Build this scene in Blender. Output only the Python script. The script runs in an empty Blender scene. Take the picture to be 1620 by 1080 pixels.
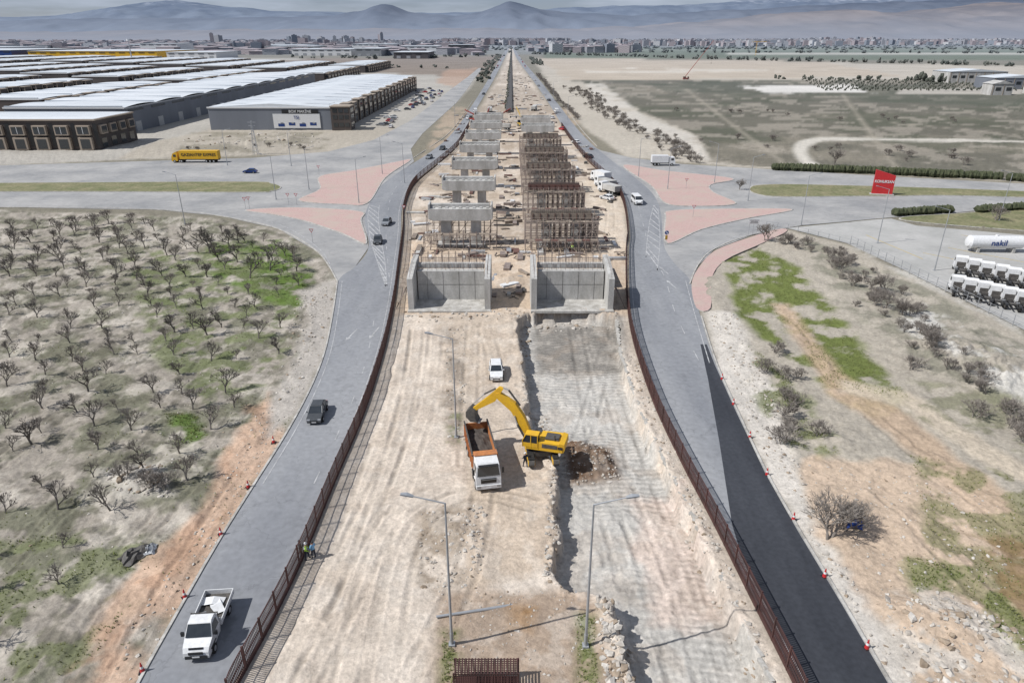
import bpy, math, random
import numpy as np
from mathutils import Vector, Matrix, noise as mnoise
random.seed(7); rng=np.random.default_rng(5)
scene=bpy.context.scene
CAM_H=40.0; PIT=math.radians(24); F=1080.0
# camera pixel (u,v) unprojected to height z -> metres (x east, y along highway)
def P(u,v,z=0.0):
    a=max(PIT+math.atan((v-540)/F),0.0012); h=CAM_H-z; d=h/math.tan(a)
    return ((u-810)/F*(d*math.cos(PIT)+h*math.sin(PIT)),d)
def spl(pts,n=6,closed=False):
    out=[];N=len(pts)
    for i in (range(N) if closed else range(N-1)):
        if closed: p0,p1,p2,p3=pts[i-1],pts[i],pts[(i+1)%N],pts[(i+2)%N]
        else: p0,p1,p2,p3=pts[max(i-1,0)],pts[i],pts[i+1],pts[min(i+2,N-1)]
        for k in range(n):
            t=k/n
            out.append(tuple(0.5*((2*p1[j])+(-p0[j]+p2[j])*t+(2*p0[j]-5*p1[j]+4*p2[j]-p3[j])*t*t+(-p0[j]+3*p1[j]-3*p2[j]+p3[j])*t**3) for j in (0,1)))
    if not closed: out.append(pts[-1])
    return out
def W(pts,z=0): return [P(u,v,z) for u,v in pts]
def S(r,g,b,k=1.08): return tuple(((c/255)**2.2)/k for c in (r,g,b))
HAZE=S(144,157,176)  # aerial haze tint, mixed into the base colour of far surfaces
# ------------------------------------------------------------ materials
def newmat(name):
    m=bpy.data.materials.new(name); m.use_nodes=True
    nt=m.node_tree; b=nt.nodes['Principled BSDF']; return m,nt,b
def pmat(name,c1,c2=None,scale=1.0,rough=.8,bump=0.0,metal=0,stretch=(1,1,1),fine=0.0,fscale=30,spec=.3,haze=0,stain=0):
    m,nt,b=newmat(name); N=nt.nodes; L=nt.links
    b.inputs['Roughness'].default_value=rough; b.inputs['Metallic'].default_value=metal
    b.inputs['Specular IOR Level'].default_value=spec
    if c2 is None: c2=tuple(x*.82 for x in c1)
    g=N.new('ShaderNodeNewGeometry'); mp=N.new('ShaderNodeMapping'); mp.inputs['Scale'].default_value=stretch
    L.new(g.outputs['Position'],mp.inputs['Vector'])
    no=N.new('ShaderNodeTexNoise'); no.inputs['Scale'].default_value=scale; no.inputs['Detail'].default_value=7; no.inputs['Roughness'].default_value=.6
    L.new(mp.outputs[0],no.inputs['Vector'])
    r=N.new('ShaderNodeValToRGB'); r.color_ramp.elements[0].position=.35; r.color_ramp.elements[1].position=.65
    r.color_ramp.elements[0].color=(*c1,1); r.color_ramp.elements[1].color=(*c2,1)
    L.new(no.outputs['Fac'],r.inputs[0]); col=r.outputs[0]
    def scl(col,src,a,b_,c,d):
        mr=N.new('ShaderNodeMapRange'); mr.inputs[1].default_value=a; mr.inputs[2].default_value=b_; mr.inputs[3].default_value=c; mr.inputs[4].default_value=d
        L.new(src,mr.inputs[0]); mx=N.new('ShaderNodeVectorMath'); mx.operation='SCALE'; L.new(col,mx.inputs[0]); L.new(mr.outputs[0],mx.inputs['Scale']); return mx.outputs[0]
    if fine>0:
        n2=N.new('ShaderNodeTexNoise'); n2.inputs['Scale'].default_value=fscale; n2.inputs['Detail'].default_value=4
        L.new(g.outputs['Position'],n2.inputs['Vector']); col=scl(col,n2.outputs['Fac'],.3,.7,1-fine,1+fine)
    if stain:
        n3=N.new('ShaderNodeTexNoise'); n3.inputs['Scale'].default_value=.35; n3.inputs['Detail'].default_value=9; n3.inputs['Roughness'].default_value=.7
        L.new(g.outputs['Position'],n3.inputs['Vector']); col=scl(col,n3.outputs['Fac'],.54,.66,1,1-stain)
        vo=N.new('ShaderNodeTexVoronoi'); vo.feature='DISTANCE_TO_EDGE'; vo.inputs['Scale'].default_value=.16
        md=N.new('ShaderNodeMixRGB'); md.inputs[0].default_value=.12; L.new(g.outputs['Position'],md.inputs[1]); 
        n4=N.new('ShaderNodeTexNoise'); n4.inputs['Scale'].default_value=.8; n4.inputs['Detail'].default_value=5; L.new(g.outputs['Position'],n4.inputs['Vector'])
        ad=N.new('ShaderNodeVectorMath'); ad.operation='MULTIPLY_ADD'; L.new(n4.outputs['Color'],ad.inputs[0]); ad.inputs[1].default_value=(3,3,0); L.new(g.outputs['Position'],ad.inputs[2]); L.new(ad.outputs[0],vo.inputs['Vector'])
        col=scl(col,vo.outputs['Distance'],0,.012,1-stain*1.4,1)
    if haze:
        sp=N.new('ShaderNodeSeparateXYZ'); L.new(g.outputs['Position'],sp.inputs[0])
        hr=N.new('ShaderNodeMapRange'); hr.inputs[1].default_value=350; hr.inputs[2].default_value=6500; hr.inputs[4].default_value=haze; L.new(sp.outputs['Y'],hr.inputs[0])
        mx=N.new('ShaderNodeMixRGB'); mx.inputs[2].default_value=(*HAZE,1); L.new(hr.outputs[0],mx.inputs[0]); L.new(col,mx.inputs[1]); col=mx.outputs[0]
    L.new(col,b.inputs['Base Color'])
    if bump>0:
        bp=N.new('ShaderNodeBump'); bp.inputs['Strength'].default_value=bump; bp.inputs['Distance'].default_value=.05
        L.new(no.outputs['Fac'],bp.inputs['Height']); L.new(bp.outputs[0],b.inputs['Normal'])
    return m
M={}
M['white']=pmat('white_paint',(.70,.70,.70),(.58,.58,.57),3,.4,spec=.5)
M['silver']=pmat('silver_paint',(.35,.36,.37),(.3,.31,.32),3,.3,metal=.5)
M['grey']=pmat('grey_paint',(.10,.105,.11),(.08,.085,.09),3,.3,metal=.4)
M['black']=pmat('black_paint',(.015,.015,.017),(.02,.02,.02),3,.3,spec=.5)
M['blue']=pmat('blue_paint',(.02,.05,.2),(.02,.05,.16),3,.35)
M['red']=pmat('red_paint',(.5,.03,.035),(.4,.03,.03),3,.4)
M['yellow']=pmat('yellow_paint',(.68,.40,.02),(.56,.32,.03),2,.5,fine=.1,fscale=8)
M['orange']=pmat('orange_paint',(.52,.20,.06),(.36,.15,.07),1.5,.6,fine=.2,fscale=6)
M['glass']=pmat('dark_glass',(.02,.025,.03),(.03,.035,.04),2,.08,spec=.8)
M['tyre']=pmat('tyre_rubber',(.02,.02,.02),(.035,.033,.03),4,.9)
M['steel']=pmat('dark_steel',(.06,.058,.055),(.1,.09,.08),4,.6,fine=.2)
M['galv']=pmat('galvanised_steel',(.42,.43,.44),(.34,.35,.36),1,.45,metal=.4)
M['concrete']=pmat('concrete',S(192,190,186),S(158,156,151),.5,.85,bump=.2,fine=.1,fscale=4,stretch=(1,1,.35))
M['kerb']=pmat('kerb_concrete',S(190,187,181),S(150,146,139),.8,.9,fine=.15,fscale=5)
M['rust']=pmat('rusty_scaffold',(.19,.15,.13),(.26,.215,.19),.6,.7,fine=.2,fscale=3)
M['wood']=pmat('formwork_wood',(.29,.24,.19),(.18,.145,.12),.9,.8,fine=.2,fscale=5)
M['redform']=pmat('red_formwork',(.16,.085,.07),(.12,.07,.06),.9,.8)
M['fence']=pmat('fence_paint',(.085,.038,.034),(.05,.026,.024),.8,.6)
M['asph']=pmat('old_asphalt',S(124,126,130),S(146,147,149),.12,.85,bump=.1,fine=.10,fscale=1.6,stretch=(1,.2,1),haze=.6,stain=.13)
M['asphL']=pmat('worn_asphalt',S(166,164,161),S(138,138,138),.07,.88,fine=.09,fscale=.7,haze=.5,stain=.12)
M['asphN']=pmat('new_asphalt',S(54,56,61),S(66,68,73),.3,.75,bump=.1,fine=.15,fscale=2.5,stretch=(1,.15,1))
M['mark']=pmat('road_paint',(.48,.48,.48),(.25,.25,.25),.9,.7)
M['markY']=pmat('yellow_line_paint',(.6,.42,.05),(.5,.36,.1),1.3,.7)
M['bark']=pmat('bark',(.18,.157,.138),(.25,.225,.20),1.5,.95)
M['barkd']=pmat('dark_bark',(.115,.10,.088),(.17,.152,.135),1.5,.95)
M['leafd']=pmat('conifer_foliage',(.035,.045,.022),(.07,.075,.04),1.2,.9)
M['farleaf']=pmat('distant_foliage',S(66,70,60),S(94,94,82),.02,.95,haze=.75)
M['rock']=pmat('stone',S(196,190,181),S(160,152,142),.8,.95,fine=.15,fscale=5)
M['rock2']=pmat('brown_stone',S(160,144,126),S(136,122,106),.8,.95,fine=.15,fscale=5)
M['soil']=pmat('dark_soil',S(110,92,76),S(85,70,58),1.5,.98,bump=.4,fine=.2,fscale=8)
M['grass']=pmat('lawn_grass',S(104,108,76),S(134,128,100),.18,.95,fine=.25,fscale=1.5)
M['tuft']=pmat('grass_blades',S(96,108,58),S(128,128,84),.2,.95)
M['skin']=pmat('skin',(.45,.27,.19),(.42,.25,.18),5,.6)
M['hiviz']=pmat('hi_vis_fabric',(.45,.7,.08),(.4,.62,.08),5,.7)
M['bluecloth']=pmat('light_blue_cloth',(.2,.4,.6),(.17,.34,.52),5,.8)
M['tarp']=pmat('blue_tarpaulin',(.02,.06,.28),(.02,.05,.2),3,.5)
M['dcloth']=pmat('dark_cloth',(.03,.035,.05),(.04,.045,.06),5,.9)
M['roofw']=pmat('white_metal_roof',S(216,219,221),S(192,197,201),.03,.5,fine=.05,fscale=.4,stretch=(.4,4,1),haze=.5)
M['roofj']=pmat('roof_light_panels',S(186,192,198),S(170,177,184),.05,.5)
M['cladg']=pmat('grey_cladding',S(122,126,133),S(106,110,117),.05,.6,stretch=(1,1,.2))
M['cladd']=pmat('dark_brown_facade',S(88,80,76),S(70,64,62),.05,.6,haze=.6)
M['beige']=pmat('beige_plaster',S(165,152,138),S(148,136,122),.1,.8)
def brickpave():
    m,nt,b=newmat('brick_paving'); N=nt.nodes;L=nt.links
    g=N.new('ShaderNodeNewGeometry')
    br=N.new('ShaderNodeTexBrick'); br.inputs['Scale'].default_value=1.2
    br.inputs['Color1'].default_value=(*S(186,152,144),1); br.inputs['Color2'].default_value=(*S(168,136,130),1); br.inputs['Mortar'].default_value=(*S(190,174,166),1)
    br.inputs['Mortar Size'].default_value=.03
    L.new(g.outputs['Position'],br.inputs['Vector'])
    no=N.new('ShaderNodeTexNoise'); no.inputs['Scale'].default_value=.16; no.inputs['Detail'].default_value=9; no.inputs['Roughness'].default_value=.7
    L.new(g.outputs['Position'],no.inputs['Vector'])
    mr=N.new('ShaderNodeMapRange'); mr.inputs[1].default_value=.46; mr.inputs[2].default_value=.62; mr.inputs[4].default_value=.85
    L.new(no.outputs['Fac'],mr.inputs[0])
    mx=N.new('ShaderNodeMixRGB'); mx.inputs[2].default_value=(*S(178,162,150),1)
    L.new(mr.outputs[0],mx.inputs[0]); L.new(br.outputs[0],mx.inputs[1]); L.new(mx.outputs[0],b.inputs['Base Color']); b.inputs['Roughness'].default_value=.9
    return m
M['brick']=brickpave()
# ------------------------------------------------------------ mesh builder
class MB:
    def __init__(s): s.v=[];s.f=[];s.m=[];s.mats=[]
    def mi(s,mat):
        mat=M[mat] if isinstance(mat,str) else mat
        if mat not in s.mats: s.mats.append(mat)
        return s.mats.index(mat)
    def add(s,vs,fs,mat,X=None):
        o=len(s.v); k=s.mi(mat)
        if X is not None: vs=[tuple(X@Vector(v)) for v in vs]
        s.v.extend([tuple(v) for v in vs]); s.f.extend([tuple(i+o for i in f) for f in fs]); s.m.extend([k]*len(fs))
    def box(s,c,sz,mat,rz=0,tx=1,ty=1,X=None):
        hx,hy,hz=sz[0]/2,sz[1]/2,sz[2]/2; vs=[]
        ca,sa=math.cos(rz),math.sin(rz)
        for z,k1,k2 in ((-hz,1,1),(hz,tx,ty)):
            for x,y in ((-hx,-hy),(hx,-hy),(hx,hy),(-hx,hy)):
                x*=k1;y*=k2; vs.append((c[0]+x*ca-y*sa,c[1]+x*sa+y*ca,c[2]+z))
        s.add(vs,[(3,2,1,0),(4,5,6,7),(0,1,5,4),(1,2,6,5),(2,3,7,6),(3,0,4,7)],mat,X)
    def tube(s,a,b,r0,r1,mat,n=8,caps=True,X=None):
        a=Vector(a);b=Vector(b);d=(b-a)
        if d.length<1e-6:return
        d.normalize(); u=d.cross(Vector((0,0,1)) if abs(d.z)<.95 else Vector((1,0,0))).normalized(); w=d.cross(u)
        vs=[]
        for p,r in ((a,r0),(b,r1)):
            for i in range(n):
                t=2*math.pi*i/n; vs.append(p+u*(r*math.cos(t))+w*(r*math.sin(t)))
        fs=[(i,(i+1)%n,n+(i+1)%n,n+i) for i in range(n)]
        if caps: fs+= [tuple(range(n-1,-1,-1)),tuple(range(n,2*n))]
        s.add(vs,fs,mat,X)
    def prof(s,pts,mat,hw=None,yc=0,X=None):
        n=len(pts); vs=[]
        for sg in (-1,1):
            for p in pts:
                h=p[2] if len(p)>2 else hw
                vs.append((p[0],yc+sg*h,p[1]))
        fs=[(i,n+i,n+(i+1)%n,(i+1)%n) for i in range(n)]+[tuple(range(n)),tuple(range(2*n-1,n-1,-1))]
        s.add(vs,fs,mat,X)
    def mesh(s,name):
        me=bpy.data.meshes.new(name); me.from_pydata(s.v,[],s.f)
        for m in s.mats: me.materials.append(m)
        me.polygons.foreach_set('material_index',s.m); me.update(); return me
    def obj(s,name,loc=(0,0,0),rz=0,bevel=0,smooth=False):
        me=s.mesh(name)
        return place(me,name,loc,rz,bevel,smooth)
def place(me,name,loc=(0,0,0),rz=0,bevel=0,smooth=False,sc=1):
    o=bpy.data.objects.new(name,me); scene.collection.objects.link(o); o.location=loc; o.rotation_euler=(0,0,rz); o.scale=(sc,)*3 if not isinstance(sc,tuple) else sc
    if bevel:
        b=o.modifiers.new('bevel','BEVEL'); b.width=bevel; b.segments=2; b.limit_method='ANGLE'; b.angle_limit=.6
    if smooth:
        me.polygons.foreach_set('use_smooth',[True]*len(me.polygons))
    return o
def text(parent,s,loc,rot,size,mat,sx=1):
    c=bpy.data.curves.new('lettering','FONT'); c.body=s; c.size=size; c.align_x='CENTER'; c.align_y='CENTER'; c.extrude=.01; c.offset=.02
    c.materials.append(M[mat]); o=bpy.data.objects.new('lettering',c); scene.collection.objects.link(o)
    o.location=loc; o.rotation_euler=rot; o.scale=(sx,1,1)
    bpy.context.view_layer.update()
    o.parent=parent; o.matrix_parent_inverse=parent.matrix_world.inverted()
    return o
# ------------------------------------------------------------ noise & polygon fields
def vn(x,y,seed=0):
    xi=np.floor(x).astype(np.int64); yi=np.floor(y).astype(np.int64); fx=x-xi; fy=y-yi
    fx=fx*fx*(3-2*fx); fy=fy*fy*(3-2*fy)
    def h(a,b):
        n=(a*374761393+b*668265263+seed*974711)&0xffffffff
        n=((n^(n>>13))*1274126177)&0xffffffff; n=((n^(n>>15))*2246822519)&0xffffffff
        return ((n^(n>>16))&0xffff)/65535.0
    return (h(xi,yi)*(1-fx)+h(xi+1,yi)*fx)*(1-fy)+(h(xi,yi+1)*(1-fx)+h(xi+1,yi+1)*fx)*fy
def fbm(x,y,o=4,seed=0):
    r=0;a=.5;t=0
    for i in range(o):
        r=r+a*vn(x,y,seed+i*17); t+=a; a*=.55; x=x*2.03+11.3; y=y*2.03+5.7
    return r/t
def ss(a,b,x):
    t=np.clip((x-a)/(b-a),0,1); return t*t*(3-2*t)
def sd(X,Y,poly,marg=25,closed=True):
    poly=np.array(poly); out=np.full(X.shape,-1e3 if closed else 1e3)
    mn=poly.min(0);mx=poly.max(0); mg=marg+(.05*abs(mx[1]) if closed else 0)
    k=(X>mn[0]-mg)&(X<mx[0]+mg)&(Y>mn[1]-mg)&(Y<mx[1]+mg)
    x=X[k];y=Y[k]
    if x.size==0:return out
    best=np.full(x.shape,1e18); ins=np.zeros(x.shape,bool); n=len(poly)
    for i in range(n if closed else n-1):
        ax,ay=poly[i];bx,by=poly[(i+1)%n]; dx=bx-ax;dy=by-ay; l=dx*dx+dy*dy+1e-12
        t=np.clip(((x-ax)*dx+(y-ay)*dy)/l,0,1)
        best=np.minimum(best,(x-ax-t*dx)**2+(y-ay-t*dy)**2)
        if closed and ay!=by:
            c=((ay>y)!=(by>y))&(x<(bx-ax)*(y-ay)/(by-ay)+ax); ins^=c
    d=np.sqrt(best); out[k]=np.where(ins,d,-d) if closed else d; return out
def offs(w,o):
    out=[]
    for i in range(len(w)):
        a=Vector(w[max(i-1,0)]);b_=Vector(w[min(i+1,len(w)-1)]); t_=(b_-a); t_=t_.normalized() if t_.length>0 else Vector((0,1))
        out.append((w[i][0]-t_.y*o,w[i][1]+t_.x*o))
    return out
# ------------------------------------------------------------ ground outlines, in camera pixels
fenceL=[(365,1110),(378,1080),(430,985),(480,882),(530,762),(575,657),(606,562),(622,490),(632,420),(638,370),(640,330),(655,293),(690,262),(722,233),(742,200)]
fenceR=[(1268,1110),(1255,1080),(1190,950),(1130,830),(1080,735),(1035,640),(1003,545),(992,480),(990,400),(993,370),(985,318),(962,285),(930,255),(905,225),(888,200)]
LL=[(190,1150),(222,1080),(300,940),(352,850),(405,765),(452,690),(490,620),(514,560),(527,500),(535,445),(562,422),(583,392),(577,350),(583,325),(600,297),(632,272),(672,247),(705,222),(728,195),(748,165),(770,130),(790,95),(803,75),(807,66)]
RR=[(330,1150),(370,1080),(425,985),(475,882),(525,762),(570,657),(602,562),(618,490),(628,420),(634,370),(636,330),(650,295),(685,263),(718,235),(738,200),(758,165),(779,130),(797,95),(806,75),(808.5,66)]
mainL=spl(LL)+spl(RR)[::-1]
RL=[(1300,1150),(1262,1080),(1196,950),(1136,830),(1086,735),(1040,640),(1008,545),(997,480),(995,400),(997,370),(989,318),(966,285),(934,255),(909,225),(890,200),(869,165),(845,130),(819,95),(811,75),(809.6,66)]
RG=[(1450,1150),(1405,1080),(1332,955),(1264,842),(1212,750),(1167,655),(1132,575),(1108,500),(1092,445),(1068,418),(1050,388),(1046,340),(1035,310),(1005,282),(965,252),(935,227),(910,200),(883,165),(856,130),(826,95),(814,75),(811,66)]
mainR=spl(RL)+spl(RG)[::-1]
JL=[(-900,275),(0,262),(200,256),(400,250),(520,240),(590,222),(648,192),(690,160),(718,138),(740,122),(757,108),(764,108),(750,125),(740,140),(722,163),(692,190),(668,212),(650,236),(655,256),(600,297),(577,340),(583,392),(562,422),(535,445),(505,400),(440,362),(350,342),(250,332),(0,328),(-900,330)]
JR=[(925,225),(950,238),(1000,250),(1080,260),(1200,267),(1400,279),(1620,291),(2500,325),(2500,372),(1620,326),(1500,338),(1400,345),(1270,357),(1190,372),(1130,395),(1105,420),(1092,450),(1060,420),(1048,385),(1045,335),(1005,282),(960,250)]
court=[(1245,361),(1390,347),(1410,346),(1450,357),(1620,372),(2400,440),(2400,800),(1620,522),(1440,432),(1340,385)]
newA=[(1108,545),(1120,600),(1138,700),(1158,830),(1190,935),(1264,1082),(1303,1150),(1448,1150),(1404,1080),(1331,955),(1263,842),(1211,750),(1166,655),(1131,578),(1118,545)]
lowZ=spl([(832,497),(826,560),(834,620),(842,690),(874,730),(884,800),(876,890),(900,925),(958,948),(985,1010),(1010,1100),(1120,1140),(1232,1110),(1162,960),(1100,835),(1056,745),(1010,650),(982,560),(972,500)],4,True)
corr=[(340,1150)]+fenceL[1:]+[(765,165),(785,130),(800,95),(807,72),(811,72),(817,95),(842,130),(866,165)]+fenceR[::-1]+[(1300,1150)]
WmL,WmR,WJL,WJR,Wct=W(mainL),W(mainR),W(JL),W(JR),W(court)
Wlow=W(lowZ); Wcorr=W(corr)
mounds=[(938,712,3.0,1.5),(912,690,2.0,.9),(740,872,2.4,.5),(700,575,3,.5),(715,840,2,.5),(990,1010,1.6,.8),(965,960,1.4,.6),(1330,700,3,.5),(230,765,3,.8),(860,425,6,.8),(800,445,4,1.0),(790,480,4,.5),(620,585,1.5,.5),(1150,500,3,.4),(300,800,4,.4),(400,690,3,.5),(1500,990,3,.6),(1430,970,2,.6),(1110,840,1,.5),(400,228,8,1.6),(450,222,9,1.5),(350,232,7,1.2),(1500,560,9,1.2),(1590,600,8,1.2),(640,440,4,1)]
tracks=[[(420,1110),(500,960),(560,850),(620,720),(650,600),(660,520)],[(540,1110),(590,900),(640,750),(680,620),(690,520)],[(470,1110),(560,930),(620,820),(700,775),(765,765)],[(600,1100),(640,880),(700,800),(760,780),(850,800)],[(765,780),(740,900),(650,1090)],[(785,600),(780,560),(765,515)],[(740,740),(745,600),(750,510)],
 [(1050,1090),(1000,900),(960,760),(930,600),(910,500)],[(1140,1090),(1080,900),(1020,750),(970,600)],[(900,740),(940,780),(1000,800),(1040,900)],[(960,540),(930,650),(905,700)],
 [(1240,500),(1320,600),(1430,700),(1560,800),(1700,900)],[(1300,720),(1400,780),(1500,880),(1620,1000)],[(0,900),(120,780),(260,640),(330,560)],[(-50,760),(120,640),(260,540),(350,480)],[(40,1100),(180,900),(300,760),(400,620)],[(650,405),(720,402),(800,412),(960,404)],[(975,520),(960,420),(965,330),(940,270)],[(180,1080),(300,880),(400,730)],[(500,980),(560,820),(620,640),(640,520)]]
WT=[W(spl(t_,5)) for t_ in tracks]
def gheight(X,Y):
    near=1-ss(250,420,Y)
    road=np.full(X.shape,-1e3)
    for pl in (WmL,WmR,WJL,WJR,Wct): road=np.maximum(road,sd(X,Y,pl,20))
    off=ss(.3,3.5,-road)
    n=(fbm(X*.12,Y*.12,4,1)-.5)*1.0+(fbm(X*.9,Y*.9,3,5)-.5)*.36
    c=sd(X,Y,Wcorr,10); inc=ss(0,2,c)
    n=n*(1-.55*inc)
    lo=sd(X,Y,Wlow,10)+(fbm(X*.5,Y*.5,4,9)-.5)*1.7
    low=ss(-.1,.22,lo)
    z=n*off*near-.03*(1-off)
    z=z-1.85*low*near+ (fbm(X*1.7,Y*1.1,3,33)-.5)*.24*low
    lip=np.exp(-((lo+.6)/.8)**2); z=z+lip*inc*(fbm(X*1.1,Y*1.1,4,44)-.38)*.8
    for (u,v,r,h) in mounds:
        x,y=P(u,v); k=(abs(X-x)<r*2.2)&(abs(Y-y)<r*2.2)
        if not k.any(): continue
        q=((X[k]-x)**2+(Y[k]-y)**2)/(r*r); z[k]+=h*np.exp(-q*1.6)*(.5+fbm(X[k]*1.1,Y[k]*1.1,3,int(u)))*(off[k])
    return z, road, low
def gz(x,y):
    z,_,_=gheight(np.array([x]),np.array([y])); return float(z[0])
# ------------------------------------------------------------ ground sheet
NR,NC=1100,1080
t=np.linspace(1/16.0,1/9000.0,NR-8); rows=np.concatenate([1/t,[12000,15000,19000,24000,30000,38000,48000,60000]])
s_=np.linspace(-1,1,NC)
Yg=np.repeat(rows[:,None],NC,1); Xg=s_[None,:]*(26+.86*rows[:,None])
X=Xg.ravel();Y=Yg.ravel()
Z,road,low=gheight(X,Y)
col=np.zeros((X.size,3)); col[:]=S(126,121,108)
jit=(fbm(X*.25,Y*.25,4,3)-.5); jitF=(fbm(X*.02,Y*.02,4,4)-.5)*np.clip(Y/150,0,8)
def zone(pl,c,soft=.6,nz=2.0,a=1.0,nm=None,sp=False,wp=None):
    q=spl(pl,4,True) if sp else pl
    d=sd(X,Y,wp if wp is not None else W(q),8)
    k=np.nonzero(d>-200)[0]
    if len(k)==0: return
    dk=d[k]+jit[k]*nz+jitF[k]*nz
    w=soft+Y[k]*.004
    m=ss(-w,w,dk)*a; k2=m>0; k=k[k2]; m=m[k2]
    if nm:
        sc,lo_,hi_,sdn=nm; m=m*ss(lo_,hi_,fbm(X[k]*sc,Y[k]*sc,6,sdn))
    col[k]=col[k]*(1-m[:,None])+np.array(c)*m[:,None]
zone([(-900,88),(2500,88),(2500,62),(-900,62)],S(124,124,118),nz=0)
zone([(-900,262),(-900,100),(430,92),(700,92),(775,105),(740,140),(690,190),(600,235),(0,262)],S(168,163,154),nz=2)
zone([(330,205),(640,200),(600,232),(480,245),(180,252),(240,225)],S(168,160,147))
zone([(300,210),(540,208),(510,236),(270,244)],S(132,126,112),a=.8,nm=(.12,.42,.58,12))
zone([(430,95),(790,88),(770,125),(650,118),(500,112)],S(132,120,108),nz=3)
zone([(700,112),(755,108),(735,140),(690,132)],S(170,142,122),a=.7)
FL=[(-900,340),(0,333),(330,345),(450,365),(510,400),(532,450),(515,540),(450,690),(350,850),(215,1110),(-900,1300)]
zone(FL,S(158,150,139))
zone([(842,92),(900,92),(2500,120),(2500,330),(1620,288),(1130,262),(990,248),(920,200),(880,150)],S(178,170,157),nz=2)
FR=[(905,127),(1620,127),(2500,150),(2500,330),(1620,286),(1230,265),(1130,255),(1105,215),(1015,178),(960,140)]
zone(FR,S(106,103,93),nz=5)
zone(FR,S(138,131,118),a=.65,nz=5,nm=(.018,.44,.60,21))
zone(FR,S(84,87,74),a=.6,nz=5,nm=(.03,.48,.60,22))
zone(FR,S(160,152,140),a=.55,nz=5,nm=(.07,.53,.63,24))
zone([(1000,128),(1620,140),(2500,175),(2500,200),(1620,168),(1080,155)],S(86,89,78),a=.6,nz=6,nm=(.01,.35,.5,23))
zone([(1180,137),(1350,133),(1390,148),(1210,148)],S(205,201,194),nz=6)
zone([(1290,275),(1262,252),(1256,232),(1275,221),(1330,218),(1620,222),(2300,232),(2300,237),(1620,226),(1330,223),(1288,228),(1276,238),(1286,254),(1320,275)],S(192,186,175),nz=.6,sp=True)
for a_,b_ in (((1080,140),(1240,262)),((1330,150),(1420,275)),((960,150),(1620,215))): zone([a_,(a_[0]+6,a_[1]),(b_[0]+8,b_[1]),b_],S(160,152,138),nz=.5,a=.6)
zone([(925,130),(958,134),(1012,180),(1100,216),(1120,252),(1095,240),(1000,200),(950,165)],S(196,190,180),a=.8,nz=3,nm=(.06,.3,.5,25))
zone([(1420,150),(1620,150),(1620,140),(1420,140)],S(170,164,154),nz=3)
zone([(850,92),(1300,98),(1420,120),(1000,127),(900,126)],S(178,166,150),nz=4)
zone([(900,106),(1350,112),(1200,116),(930,115)],S(203,196,184),a=.8,nz=4,nm=(.01,.4,.55,31))
zone([(860,92),(2500,100),(2500,84),(860,80)],S(104,110,92),nz=0)
zone([(1150,86),(1620,87),(2500,89),(2500,84),(1620,83),(1150,83)],S(190,186,176),nz=0,a=.8)
zone([(860,80),(2500,80),(2500,74),(860,74)],S(118,123,106),nz=0)
VR=[(1135,395),(1240,362),(1345,388),(1440,436),(1620,528),(2400,800),(2400,1300),(1420,1300),(1405,1080),(1332,955),(1264,842),(1212,750),(1167,655),(1132,575),(1108,500)]
zone(VR,S(168,160,147))
zone([(1118,492),(1165,500),(1195,560),(1230,640),(1262,720),(1300,830),(1360,920),(1420,1040),(1480,1160),(1420,1160),(1405,1080),(1332,955),(1264,842),(1212,750),(1167,655),(1132,575)],S(200,193,183),nz=2)
zone([(1148,400),(1200,390),(1262,425),(1310,480),(1370,560),(1440,630),(1380,660),(1300,610),(1230,560),(1170,500)],S(102,112,60),a=.95,nm=(.3,.34,.54,41),nz=3)
zone([(1180,540),(1240,590),(1300,660),(1330,720),(1270,730),(1225,690),(1200,620)],S(110,116,80),a=.8,nm=(.4,.42,.6,42),nz=3)
zone([(1250,370),(1345,395),(1440,440),(1620,545),(1620,660),(1480,600),(1350,500)],S(126,124,110),a=.8,nm=(.3,.38,.6,43),nz=3)
zone([(1440,470),(1620,560),(1620,640),(1500,590),(1420,520)],S(204,200,192),a=.85,nm=(.25,.44,.58,44),nz=2)
zone([(1380,380),(1620,500),(1620,530),(1440,440),(1345,392)],S(190,186,178),a=.7,nm=(.3,.4,.6,40),nz=1)
zone([(1225,480),(1245,480),(1330,590),(1440,660),(1560,760),(1700,900),(1640,900),(1500,770),(1400,680),(1310,620)],S(184,160,136),a=.8,nz=1.5)
zone([(1330,600),(1440,620),(1560,700),(1700,780),(1700,810),(1540,725),(1430,645),(1330,620)],S(198,184,164),a=.8,nz=1)
zone([(1240,730),(1330,720),(1450,730),(1600,820),(1700,930),(1700,1200),(1500,1150),(1380,950),(1290,850)],S(192,170,148),a=.85,nz=4)
zone([(1440,600),(1620,640),(1700,700),(1700,790),(1560,720),(1440,660)],S(122,122,98),a=.7,nm=(.35,.42,.56,49),nz=3)
zone([(1440,720),(1620,760),(1700,800),(1700,1100),(1560,1000),(1480,900)],S(126,124,92),a=.75,nm=(.4,.46,.58,45),nz=3)
zone([(1520,840),(1640,850),(1700,990),(1590,980)],S(124,102,72),a=.75,nm=(.4,.35,.52,46),nz=3)
zone([(1430,880),(1560,900),(1700,1060),(1640,1060),(1460,960)],S(114,120,80),a=.8,nm=(.45,.44,.57,47),nz=3)
zone([(1380,940),(1500,940),(1620,1010),(1700,1140),(1480,1160),(1400,1040)],S(198,190,179),a=.8,nm=(.4,.38,.54,48),nz=3)
zone(FL,S(108,109,90),a=.78,nm=(.22,.44,.60,51))
zone(FL,S(188,180,168),a=.6,nm=(.28,.50,.62,55))
zone(FL,S(100,97,84),a=.6,nm=(.7,.49,.65,58))
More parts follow.
